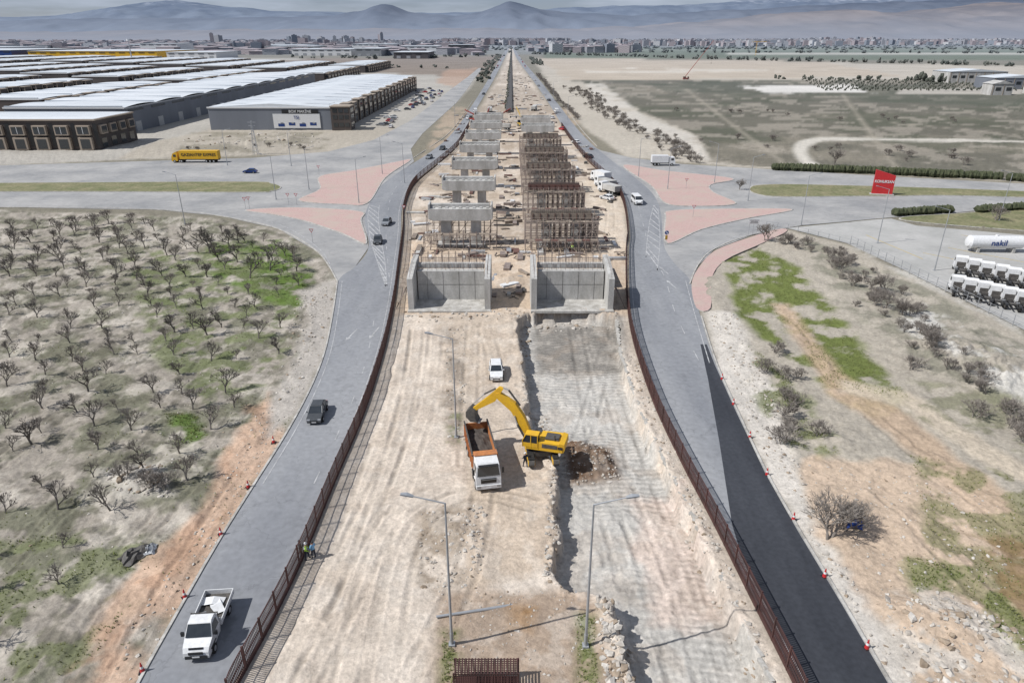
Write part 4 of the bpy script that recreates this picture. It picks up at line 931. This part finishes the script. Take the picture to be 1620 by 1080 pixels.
def sign(u,v,kind,h=2.4,rz=0):
    x,y=P(u,v); mb=MB(); mb.tube((0,0,0),(0,0,h+.5),.04,.04,'galv',n=8)
    if kind=='round':
        mb.tube((0,-.06,h+.3),(0,-.03,h+.3),.45,.45,'white',n=28); mb.tube((0,-.075,h+.3),(0,-.06,h+.3),.41,.41,'blue',n=28)
        X_=Matrix.Translation((0,-.08,h+.3)); mb.add([(-.2,0,.2),(-.1,0,.22),(.15,0,-.05),(.22,0,.05),(.22,0,-.25),(-.07,0,-.22),(.03,0,-.12)],[(0,1,2,6),(2,3,4,5)],'white',X_)
        mb.box((0,-.05,h-.75),(.5,.03,.9),'yellow')
        for k_ in range(3): mb.box((0,-.07,h-1.05+k_*.3),(.46,.01,.1),'black')
    if kind=='plate':
        mb.box((0,-.05,h+.6),(2.4,.04,1.1),'white')
        for s in (-.9,.9): mb.tube((s,0,0),(s,0,h+1),.04,.04,'galv',n=8)
        for k_ in range(3): mb.box((0,-.075,h+.3+.3*k_),(1.9-.3*(k_%2),.01,.1),'black')
    if kind=='yield':
        mb.add([(-.5,-.05,h+.7),(.5,-.05,h+.7),(0,-.05,h-.15)],[(2,1,0)],'red'); mb.add([(-.33,-.055,h+.6),(.33,-.055,h+.6),(0,-.055,h+.03)],[(2,1,0)],'white'); mb.add([(-.5,-.045,h+.7),(.5,-.045,h+.7),(0,-.045,h-.15)],[(0,1,2)],'galv')
    return mb.obj('traffic_sign',(x,y,.04),rz)
sign(1053,388,'round'); sign(1190,372,'plate')
for u,v in ((495,385),(640,345),(457,325),(470,325),(505,278),(1085,300),(1096,345),(389,332),(395,331)): sign(u,v,'yield')
x,y=P(1394,309); mb=MB(); mb.prof([(-2.6,.1),(-2.6,6.8),(2.6,5.3),(2.6,.1)],'red',hw=.35); mb.box((0,0,.15),(6,1.4,.3),'concrete')
rs=mb.obj('entrance_sign',(x,y,.17),-.25); text(rs,'KONUKSAN',(x-.09,y-.42,3.8),(math.pi/2,0,-.25),1.05,'white',.85)
x,y=P(770,1082); mb=MB()
for yy in (-.6,.6):
    for i in range(29): mb.tube((-2.1+i*.15,yy,.05),(-2.1+i*.15,yy,1.75),.022,.022,'fence',n=4)
    for k_ in range(9): mb.box((0,yy,.1+k_*.205),(4.3,.04,.04),'fence')
for i in range(20): mb.box((-2.05+i*.216,0,1.80),(.10,1.25,.05),'fence')
mb.box((0,0,.12),(4.3,1.2,.1),'fence')
for sx in (-2.15,2.15):
    for sy in (-.6,.6): mb.box((sx,sy,.9),(.1,.1,1.85),'fence')
mb.obj('steel_mesh_cage',(x,y,gz(x,y)))
# ------------------------------------------------------------ people
def person(u,v,heading,top,legs,helmet,arms=.25,stride=.12):
    x,y=P(u,v); z=gz(x,y)
    v_=[];e=[];r=[]
    def addv(p,rr): v_.append(p);r.append(rr);return len(v_)-1
    pel=addv((0,0,.95),.145);w_=addv((0,0,1.1),.13);ch=addv((0,0,1.34),.165);nk=addv((0,0,1.5),.06);hd=addv((.015,0,1.62),.095);ht=addv((0,0,1.72),.085)
    e+=[(pel,w_),(w_,ch),(ch,nk),(nk,hd),(hd,ht)]
    hands=[]
    for s in (-1,1):
        hip=addv((0,s*.1,.88),.1);kn=addv((s*stride+.03,s*.11,.5),.07);an=addv((s*stride*1.4,s*.12,.09),.045);toe=addv((s*stride*1.4+.17,s*.13,.05),.04)
        e+=[(pel,hip),(hip,kn),(kn,an),(an,toe)]
        sh=addv((0,s*.2,1.42),.07);el=addv((.02,s*.27,1.13),.05);wr=addv((.02+arms*(.9 if s>0 else .6),s*.25,.93+arms*.5),.032);hnd=addv((.08+arms*(.9 if s>0 else .6),s*.24,.88+arms*.5),.034)
        e+=[(ch,sh),(sh,el),(el,wr),(wr,hnd)]; hands.append((v_[hnd],s))
    me=bpy.data.meshes.new('worker'); me.from_pydata(v_,e,[])
    o=bpy.data.objects.new('tmp',me); scene.collection.objects.link(o)
    o.modifiers.new('s','SKIN')
    for i,rr in enumerate(r): me.skin_vertices[0].data[i].radius=(rr,rr)
    me.skin_vertices[0].data[0].use_root=True
    su=o.modifiers.new('u','SUBSURF'); su.levels=1; su.render_levels=1
    dg_=bpy.context.evaluated_depsgraph_get(); me2=bpy.data.meshes.new_from_object(o.evaluated_get(dg_)); bpy.data.objects.remove(o)
    mb=MB(); vs=[tuple(q.co) for q in me2.vertices]
    groups={}
    o0=0
    fl_=[]
    for p in me2.polygons:
        c=p.center
        if c.z>1.5: m_='skin'
        elif c.z<.07: m_='black'
        elif abs(c.y)>.2 and c.z<1.0: m_='skin' if c.x>.05+arms*.4 else top
        elif c.z<.96 and abs(c.y)<.24: m_=legs
        else: m_=top
        fl_.append((m_,tuple(p.vertices)))
    mb.v=list(vs); mb.f=[f_ for _,f_ in fl_]; mb.m=[mb.mi(m_) for m_,_ in fl_]
    for (hx,hy,hz_),s in hands:
        for k_ in range(4):
            ex=.006*(k_ in (1,2))
            mb.tube((hx+.02,hy-.03+k_*.02,hz_-.02),(hx+.065+ex,hy-.034+k_*.022,hz_-.05),.009,.008,'skin',n=5); mb.tube((hx+.065+ex,hy-.034+k_*.022,hz_-.05),(hx+.07,hy-.034+k_*.022,hz_-.085),.008,.006,'skin',n=5)
        mb.tube((hx,hy-s*.03,hz_),(hx+.04,hy-s*.06,hz_-.02),.01,.008,'skin',n=5)
    mb.tube((.09,0,1.635),(.125,0,1.615),.016,.02,'skin',n=6); mb.box((.1,0,1.575),(.02,.05,.012),'redform')
    for s in (-1,1): mb.box((.095,s*.035,1.655),(.02,.025,.012),'black'); mb.box((0,s*.1,1.63),(.04,.02,.06),'skin')
    if helmet:
        mb.tube((0,0,1.69),(0,0,1.75),.125,.115,helmet,n=16); mb.tube((0,0,1.75),(0,0,1.80),.115,.05,helmet,n=16); mb.tube((.02,0,1.685),(.02,0,1.70),.15,.145,helmet,n=16)
    else: mb.tube((-.02,0,1.67),(-.02,0,1.79),.108,.06,'black',n=14)
    if top=='hiviz': mb.box((0,0,1.2),(.31,.31,.04),'white')
    mb.obj('worker',(x,y,z),heading,smooth=True)
person(486,884,0.3,'hiviz','dcloth','white'); person(497,882,2.6,'bluecloth','dcloth',None,.3,.05); person(831,738,2.2,'dcloth','dcloth','white'); person(477,880,.5,'dcloth','dcloth',None,.1,.05)
person(742,402,0,'dcloth','dcloth','white'); person(905,400,1,'hiviz','dcloth','yellow'); person(700,300,1,'hiviz','dcloth','white')
# ------------------------------------------------------------ warehouses
def facade_bay(mb,x,y,wd,h,d=4):
    mb.box((x+d/2,y,h/2),(d,wd*.62,h),'cladd'); mb.box((x+d/2+.05,y,h+.25),(d+.3,wd*.66,.5),'beige')
    for zz in (2.2,5.4,8.4):
        if zz<h-.8: mb.box((x+d+.03,y,zz),(.08,wd*.5,1.9),'glass'); mb.box((x+d/2,y-wd*.31-.03,zz),(d*.6,.08,1.9),'glass')
    for s in (-1,1): mb.box((x+d+.12,y+s*wd*.29,h/2),(.25,.5,h),'beige')
def warehouse(name,x0,x1,y0,y1,h,bays=True,hump=0,unit=24,front='cladg',strips=True):
    mb=MB()
    mb.box(((x0+x1)/2,(y0+y1)/2,h/2-.4),(x1-x0,y1-y0,h-.8),front)
    n=max(2,int((y1-y0)/unit)); seg=8 if hump else 2; vs=[];fs=[];ys=[]
    for i in range(n):
        for k_ in range(seg): ys.append((y0+(y1-y0)*(i+k_/seg)/n,hump*math.sin(math.pi*k_/seg)))
    ys.append((y1,0)); xm=(x0+x1)/2
    for yy,zz in ys: vs+=[(x0-.4,yy,h-.3+zz),(xm,yy,h+ (1.3 if not hump else .5)+zz),(x1+.4,yy,h-.3+zz)]
    for i in range(len(ys)-1):
        a=i*3; fs+=[(a,a+1,a+4,a+3),(a+1,a+2,a+5,a+4)]
    fs+=[(0,2,1),tuple(len(vs)-3+q_ for q_ in (0,1,2))]
    mb.add(vs,fs,'roofw')
    mb.box((xm,y0-.15,h-.45),(x1-x0+.6,.3,.7),'white'); mb.box((x1+.5,(y0+y1)/2,h-.6),(.25,y1-y0,.6),'white' if bays else 'galv')
    for i in range(n):
        yy=y0+(y1-y0)*(i+.5)/n
        for s in (-1,1):
            if strips and not hump: mb.box((xm+s*(x1-x0)*.25,yy,h+.62),((x1-x0)*.42,.9,.1),'roofj')
        yj=y0+(y1-y0)*i/n
        if hump: mb.box((xm,yj,h+.16),((x1-x0)*.98,.4,.5),'roofj')
    if bays:
        nb=int((y1-y0)/13)
        for i in range(nb): facade_bay(mb,x1,y0+7+i*(y1-y0-8)/nb,13,h-1+.6*(i%2))
    else:
        nb=int((y1-y0)/22)
        for i in range(nb): mb.box((x1+.05,y0+10+i*22,2.2),(.1,5,4.4),'galv'); mb.box((x1+.05,y0+10+i*22,h-2),(.1,14,.9),'glass')
    return mb.obj(name)
warehouse('warehouse',-142,-84,335,620,10.5,unit=20)
warehouse('warehouse',-228,-174,322,645,11.5,bays=False,hump=.7,unit=27)
mb=MB(); mb.box((-101,334.75,4.1),(22,.12,6.4),'white')
for i in range(4):
    mb.box((-108.4+i*5,334.65,2.3+.5*(i%2)),(3.0,.05,1.3),'blue'); mb.box((-108+i*5,334.62,3.2),(1.2,.05,.5),'silver')
mb.box((-99,334.7,8.3),(17,.12,1.7),'black')
bn=mb.obj('advertising_banner'); text(bn,'BOX MAKİNE',(-99,334.55,8.3),(math.pi/2,0,0),1.7,'white'); text(bn,'TSI',(-101,334.55,5.6),(math.pi/2,0,0),2.0,'blue')
mb=MB()
mb.box((-80,338,5.2),(9,9,10.4),'cladd'); mb.box((-80,338,10.6),(9.5,9.5,.5),'beige')
for zz in (2.5,6,8.8):
    for xx in (-82.5,-79.8,-77.2): mb.box((xx,333.45,zz),(2.0,.1,1.8),'glass')
    mb.box((-75.45,338,zz),(.1,6.5,1.8),'glass')
mb.obj('office_building')
mb=MB(); x0,x1,y0,y1,h=-262,-160,273,302,10.8
mb.box(((x0+x1)/2,(y0+y1)/2,h/2),(x1-x0,y1-y0,h),'cladd'); mb.box(((x0+x1)/2,(y0+y1)/2,h+.25),(x1-x0+.8,y1-y0+.8,.5),'beige'); mb.box(((x0+x1)/2,(y0+y1)/2,h+.56),(x1-x0-1,y1-y0-1,.1),'roofw')
for i in range(12):
    xx=x0+5+i*8.4
    mb.box((xx,y0-.6,2.4),(5.2,1.2,4.6),'beige'); mb.box((xx,y0-1.23,2.3),(3.6,.08,3.6),'glass')
    mb.box((xx,y0-.6,7.3),(5.2,1.2,3.6),'beige'); mb.box((xx,y0-1.23,7.3),(4.2,.08,2.6),'glass'); mb.box((xx,y0-1.28,7.3),(.2,.08,2.6),'white')
    mb.box((xx+4.2,y0-.03,5.5),(1.6,.06,8.5),'black')
for i in range(4):
    yy=y0+4+i*7; mb.box((x1+.5,yy,7.3),(1.0,4.6,3.4),'beige'); mb.box((x1+1.03,yy,7.3),(.08,3.6,2.4),'glass'); mb.box((x1+.06,yy,2.3),(.1,3.6,3.4),'glass')
mb.obj('office_building',bevel=.05)
for x0,x1,y0,y1,h in ((-305,-262,400,560,9),(-305,-262,590,780,9),(-385,-345,430,600,9),(-385,-345,640,820,9),(-470,-425,470,660,9),(-470,-425,700,880,9),(-560,-510,520,720,9),(-560,-510,760,940,9),(-655,-600,560,760,9),(-655,-600,800,1000,9),(-760,-700,620,1000,9),(-225,-180,700,860,9),(-225,-180,900,1080,9),(-305,-255,830,1050,9),(-390,-340,880,1100,9),(-480,-425,950,1200,9),(-580,-520,1010,1260,9),(-690,-630,1080,1330,9),(-810,-740,1080,1380,9),(-940,-870,1000,1400,9),(-870,-810,700,1000,9)):
    warehouse('warehouse',x0,x1,y0,y1,h,bays=True,hump=.4,unit=30,front='cladd')
for x0,x1,y0,y1,h,m_ in ((-980,-720,1500,1700,14,'yellow'),(-1200,-1000,1480,1700,16,'blue'),(-700,-600,1500,1620,12,'white'),(-520,-380,1750,1900,14,'white'),(-360,-300,1700,1850,16,'silver'),(-1300,-1210,1650,1750,22,'white'),(-240,-170,1500,1620,12,'cladd'),(-300,-200,2000,2120,18,'white'),(-180,-110,2100,2200,20,'cladd'),(-1000,-900,2000,2100,24,'white'),(-700,-560,2100,2250,16,'concrete'),(-1500,-1320,1900,2100,16,'white'),(-1300,-1120,2400,2600,18,'roofw'),(-880,-700,2500,2700,16,'roofw'),(-560,-420,2600,2800,18,'white')):
    mb=MB(); mb.box(((x0+x1)/2,(y0+y1)/2,h/2),(x1-x0,y1-y0,h),m_); mb.box(((x0+x1)/2,(y0+y1)/2,h+.3),(x1-x0+2,y1-y0+2,.6),'roofw')
    for i in range(int((x1-x0)/20)): mb.box((x0+10+i*20,y0-.2,3),(8,.3,5),'galv'); mb.box((x0+10+i*20,y0-.2,h-3),(12,.3,1.4),'glass')
    mb.obj('industrial_hall')
for u,v,w_,d_,h,m_ in ((1530,130,55,30,10,'concrete'),(1600,140,50,26,9,'cladg'),(1575,150,16,12,8,'concrete'),(1700,150,60,30,9,'concrete')):
    x,y=P(u,v); mb=MB(); mb.box((0,0,h/2),(w_,d_,h),m_)
    mb.prof([(-w_/2-.5,h),(w_/2+.5,h),(0,h+2.2)][::-1],'roofw' if h!=8 else 'concrete',hw=d_/2+.4)
    for i in range(int(w_/8)): mb.box((-w_/2+5+i*8,-d_/2-.05,h*.55),(4,.1,2.4),'glass'); mb.box((-w_/2+1+i*8,-d_/2-.1,h*.5),(.5,.2,h),'beige')
    mb.obj('factory_shed',(x,y,0))
# ------------------------------------------------------------ cranes & rigs
def crane(u,v,L_,ang,m_='red',rz=0):
    x,y=P(u,v); mb=MB(); mb.box((0,0,1),(6,2.6,1.2),m_); mb.box((-1.5,0,2.2),(2.6,2.2,1.3),'steel'); mb.box((2.4,0.5,2.1),(1.3,1.2,1.4),'glass')
    for xx in (-2.2,-1.0,1.2,2.4):
        for s in (-1,1): wheel(mb,xx,s*1.2,.55,.4)
    e=(L_*math.cos(ang),0,2.5+L_*math.sin(ang))
    for s in (-.3,.3):
        tubef(mb,(-1,s,2.5),(e[0],s*.4,e[2]),.10,m_); tubef(mb,(-1,s,3.1),(e[0],s*.4,e[2]+.3),.10,m_)
    for k_ in range(12): t_=k_/12; t2=(k_+1)/12; tubef(mb,(-1+(e[0]+1)*t_,0,2.5+(e[2]-2.5)*t_),(-1+(e[0]+1)*t2,0,3.1+(e[2]-2.5)*t2),.07,m_)
    tubef(mb,e,(e[0],0,e[2]*.45),.04,'steel'); mb.box((e[0],0,e[2]*.43),(.5,.5,.8),'steel')
    mb.obj('mobile_crane',(x,y,0),rz)
M['dullred']=pmat('weathered_red_paint',(.30,.05,.04),(.22,.05,.04),1,.6); M['dullyel']=pmat('weathered_yellow_paint',(.45,.30,.06),(.36,.25,.07),1,.6)
crane(1085,126,42,.95,'dullred'); crane(785,196,9,.5,'dullred',.4); crane(768,203,8,.9,'dullred',1.2); crane(826,200,9,.7,'dullyel',2); crane(752,192,7,.4,'dullred',2.6)
x,y=P(210,100); mb=MB(); mb.tube((0,0,0),(0,0,34),1.2,.6,'galv',n=10); mb.tube((0,0,34),(0,0,37),2.5,2.5,'white',n=12); mb.obj('water_tower',(x,y,0))
mb=MB()
for k_ in range(10):
    tubef(mb,(-1,0,k_*3),(1,0,k_*3+3),.15,'yellow');tubef(mb,(-1,0,k_*3),(-1,0,k_*3+3),.2,'yellow');tubef(mb,(1,0,k_*3),(1,0,k_*3+3),.2,'yellow')
mb.box((6,0,30.5),(34,1,1),'yellow'); mb.box((-9,0,29.5),(3,2,3),'concrete'); x,y=P(1195,88); mb.obj('tower_crane',(x,y,0))
mb=MB(); strip(mb,W([(805,178),(806,150),(807,120),(808,95),(809,80)]),3.8,0,'steel',1.3); mb.obj('median_wall')
mb=MB(); w=W([(801,172),(803,150),(805,120),(808,95),(809,80),(809,72)])
for x,y in resamp(w,12): clump(mb,x,y,0,1.4,2.0,'farleaf',3)
mb.obj('median_hedge')
# ------------------------------------------------------------ distant city
def citymat(name,c,hz):
    m,nt,b=newmat(name);N=nt.nodes;L=nt.links
    g=N.new('ShaderNodeNewGeometry'); br=N.new('ShaderNodeTexChecker')
    mp=N.new('ShaderNodeMapping'); mp.inputs['Scale'].default_value=(.16,.16,.33); L.new(g.outputs['Position'],mp.inputs[0]); L.new(mp.outputs[0],br.inputs[0])
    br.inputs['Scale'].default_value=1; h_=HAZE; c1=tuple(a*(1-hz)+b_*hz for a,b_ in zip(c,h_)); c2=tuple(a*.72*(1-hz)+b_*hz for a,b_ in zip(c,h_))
    br.inputs[1].default_value=(*c1,1); br.inputs[2].default_value=(*c2,1); L.new(br.outputs[0],b.inputs['Base Color']); b.inputs['Roughness'].default_value=.9
    return m
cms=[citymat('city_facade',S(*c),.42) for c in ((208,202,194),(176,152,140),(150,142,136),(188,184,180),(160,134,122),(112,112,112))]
mb=MB()
def city(u0,u1,v0,v1,n,h0,h1,w0=14,w1=32):
    for _ in range(n):
        u=random.uniform(u0,u1);v=v0+(v1-v0)*random.random(); x,y=P(u,v); h=random.uniform(h0,h1); a=random.uniform(-.4,.4); c=random.choice(cms); sx=random.uniform(w0,w1);sy=random.uniform(w0,w1)
        mb.box((x,y,h/2),(sx,sy,h),c,rz=a)
        if h<20: mb.box((x,y,h+1),(sx*1.05,sy*1.05,2),cms[4],rz=a,tx=.2,ty=.6)
        else: mb.box((x,y,h+1.5),(sx*.4,sy*.4,3),cms[2],rz=a)
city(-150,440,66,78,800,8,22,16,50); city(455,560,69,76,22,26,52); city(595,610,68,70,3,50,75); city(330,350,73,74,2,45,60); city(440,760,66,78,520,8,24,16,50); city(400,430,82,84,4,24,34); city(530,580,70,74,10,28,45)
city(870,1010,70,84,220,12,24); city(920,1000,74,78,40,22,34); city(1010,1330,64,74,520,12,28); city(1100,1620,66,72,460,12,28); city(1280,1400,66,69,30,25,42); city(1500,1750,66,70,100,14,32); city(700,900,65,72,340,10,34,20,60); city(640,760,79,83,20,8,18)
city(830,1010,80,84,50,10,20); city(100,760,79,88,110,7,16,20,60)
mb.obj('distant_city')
# ------------------------------------------------------------ mountains
def mmat(name,c1,c2,haze_col,zmax,snow=None):  # rock colour with haze painted in, stronger towards the foot
    m,nt,b=newmat(name); N=nt.nodes;L=nt.links
    g=N.new('ShaderNodeNewGeometry'); no=N.new('ShaderNodeTexNoise'); no.inputs['Scale'].default_value=.0009; no.inputs['Detail'].default_value=9; no.inputs['Roughness'].default_value=.6; L.new(g.outputs['Position'],no.inputs[0])
    r=N.new('ShaderNodeValToRGB'); r.color_ramp.elements[0].position=.4; r.color_ramp.elements[1].position=.6; r.color_ramp.elements[0].color=(*c1,1); r.color_ramp.elements[1].color=(*c2,1); L.new(no.outputs['Fac'],r.inputs[0])
    sp=N.new('ShaderNodeSeparateXYZ'); L.new(g.outputs['Position'],sp.inputs[0])
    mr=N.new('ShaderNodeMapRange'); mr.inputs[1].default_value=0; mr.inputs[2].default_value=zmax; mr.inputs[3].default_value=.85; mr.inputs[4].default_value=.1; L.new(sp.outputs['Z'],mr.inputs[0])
    mx=N.new('ShaderNodeMixRGB'); mx.inputs[2].default_value=(*haze_col,1); L.new(mr.outputs[0],mx.inputs[0]); L.new(r.outputs[0],mx.inputs[1]); out=mx.outputs[0]
    if snow:
        n2=N.new('ShaderNodeTexNoise'); n2.inputs['Scale'].default_value=.0022; n2.inputs['Detail'].default_value=8; L.new(g.outputs['Position'],n2.inputs[0])
        a1=N.new('ShaderNodeMapRange'); a1.inputs[1].default_value=snow; a1.inputs[2].default_value=snow*1.35; L.new(sp.outputs['Z'],a1.inputs[0])
        a2=N.new('ShaderNodeMapRange'); a2.inputs[1].default_value=.52; a2.inputs[2].default_value=.64; a2.inputs[4].default_value=.6; L.new(n2.outputs['Fac'],a2.inputs[0])
        mu=N.new('ShaderNodeMath'); mu.operation='MULTIPLY'; L.new(a1.outputs[0],mu.inputs[0]); L.new(a2.outputs[0],mu.inputs[1])
        mx2=N.new('ShaderNodeMixRGB'); mx2.inputs[2].default_value=(*S(198,204,214,1.5),1); L.new(mu.outputs[0],mx2.inputs[0]); L.new(out,mx2.inputs[1]); out=mx2.outputs[0]
    L.new(out,b.inputs['Base Color']); b.inputs['Roughness'].default_value=1; b.inputs['Specular IOR Level'].default_value=0
    L.new(out,b.inputs['Emission Color']); b.inputs['Emission Strength'].default_value=.35  # slight self-glow stands in for light scattered by haze
    return m
def range_(name,D,depth,pts,mat,seed,rough=5):
    nx,ny=460,50; us=np.linspace(-500,2120,nx); xs=(us-810)/F*D*.9135
    hh=np.interp(us,[p[0] for p in pts],[p[1] for p in pts])+(fbm(us*.03,us*0,5,seed)-.5)*rough
    H=np.array([40+ D*math.tan(math.atan((540-v)/F)-PIT) for v in hh])
    t_=np.linspace(0,1,ny); env=np.sin(t_*math.pi/2)**1.4
    XX,TT=np.meshgrid(xs,t_); YY=D-depth+depth*TT
    rid=1-np.abs(fbm(XX/1300,YY/1300,6,seed+3)*2-1); ZZ=H[None,:]*env[:,None]*(1-.9*(1-TT)*(1-rid))-30*(1-TT)
    ZZ[-1]=H
    m=bpy.data.meshes.new(name); V=np.stack([XX,YY,ZZ],-1).reshape(-1,3); I=np.arange(nx*ny).reshape(ny,nx); q=np.stack([I[:-1,:-1],I[:-1,1:],I[1:,1:],I[1:,:-1]],-1).reshape(-1,4)
    m.from_pydata(V.tolist(),[],q.tolist()); m.polygons.foreach_set('use_smooth',[True]*len(q))
    m.materials.append(mat); o=bpy.data.objects.new(name,m); scene.collection.objects.link(o)
hb=S(144,154,170,1.6)  # haze colour painted on the lower slopes
range_('mountains',30000,9000,[(-500,20),(0,27),(120,26),(190,17),(240,6),(285,1),(330,6),(400,14),(470,19),(560,21),(700,20),(840,16),(950,10),(1050,9),(1150,3),(1250,-2),(1350,-9),(1500,-18),(2120,-25)],mmat('hazy_mountain_rock',S(104,117,138,1.7),S(122,134,152,1.7),hb,1100,1050),3)
range_('hills',21000,5000,[(-500,34),(0,34),(150,30),(300,30),(450,27),(540,24),(580,16),(608,6),(622,8),(650,20),(720,25),(760,20),(785,10),(805,1),(822,6),(850,15),(900,22),(1000,24),(1100,18),(1200,14),(1300,8),(1400,3),(1500,0),(1620,-4),(2120,-6)],mmat('hazy_hill_rock',S(86,96,114,1.7),S(104,112,128,1.7),hb,900),13)
range_('hills',15000,5500,[(-500,50),(0,50),(300,49),(600,46),(900,46),(1000,42),(1100,34),(1180,26),(1250,20),(1320,17),(1400,22),(1480,12),(1560,5),(1620,9),(1800,0),(2120,-2)],mmat('hazy_hill_slope_rock',S(136,128,128,1.5),S(108,106,112,1.5),S(142,148,160,1.5),620),23,7)
# ------------------------------------------------------------ light, sky, camera
el=math.radians(48); hx,hy=.957,.29
dirv=Vector((hx*math.cos(el),hy*math.cos(el),-math.sin(el)))
ld=bpy.data.lights.new('sun','SUN'); ld.energy=5.0; ld.angle=math.radians(.5); ld.color=(1,.985,.965)
lo_=bpy.data.objects.new('sun',ld); scene.collection.objects.link(lo_); lo_.rotation_euler=dirv.to_track_quat('-Z','Y').to_euler()
wd=bpy.data.worlds.new('World'); scene.world=wd; wd.use_nodes=True; nt=wd.node_tree;N=nt.nodes;L=nt.links
bg=N['Background']; sk=N.new('ShaderNodeTexSky'); sk.sky_type='NISHITA'; sk.sun_disc=False; sk.sun_elevation=el; sk.sun_rotation=math.atan2(-hx,-hy); sk.altitude=1000; sk.dust_density=.6; sk.ozone_density=2
tint=N.new('ShaderNodeMixRGB'); tint.blend_type='MULTIPLY'; tint.inputs[0].default_value=1; tint.inputs[2].default_value=(.86,.88,1.12,1); L.new(sk.outputs[0],tint.inputs[1])
tc=N.new('ShaderNodeTexCoord'); mp=N.new('ShaderNodeMapping'); mp.inputs['Scale'].default_value=(3,3,22); L.new(tc.outputs['Generated'],mp.inputs[0])
no=N.new('ShaderNodeTexNoise'); no.inputs['Scale'].default_value=2.2; no.inputs['Detail'].default_value=8; L.new(mp.outputs[0],no.inputs[0])
mr=N.new('ShaderNodeMapRange'); mr.inputs[1].default_value=.40; mr.inputs[2].default_value=.62; mr.inputs[3].default_value=.25; mr.inputs[4].default_value=.9; L.new(no.outputs['Fac'],mr.inputs[0])
mx=N.new('ShaderNodeMixRGB'); mx.inputs[2].default_value=(8.5,9.6,11.5,1); L.new(mr.outputs[0],mx.inputs[0]); L.new(tint.outputs[0],mx.inputs[1]); L.new(mx.outputs[0],bg.inputs[0]); bg.inputs[1].default_value=.055
cd=bpy.data.cameras.new('camera'); cd.lens=24; cd.sensor_width=36; cd.clip_start=.5; cd.clip_end=120000
co_=bpy.data.objects.new('camera',cd); scene.collection.objects.link(co_); co_.location=(0,0,CAM_H); co_.rotation_euler=(math.pi/2-PIT,0,0); scene.camera=co_
scene.view_settings.view_transform='Standard'; scene.view_settings.look='None'; scene.view_settings.exposure=0
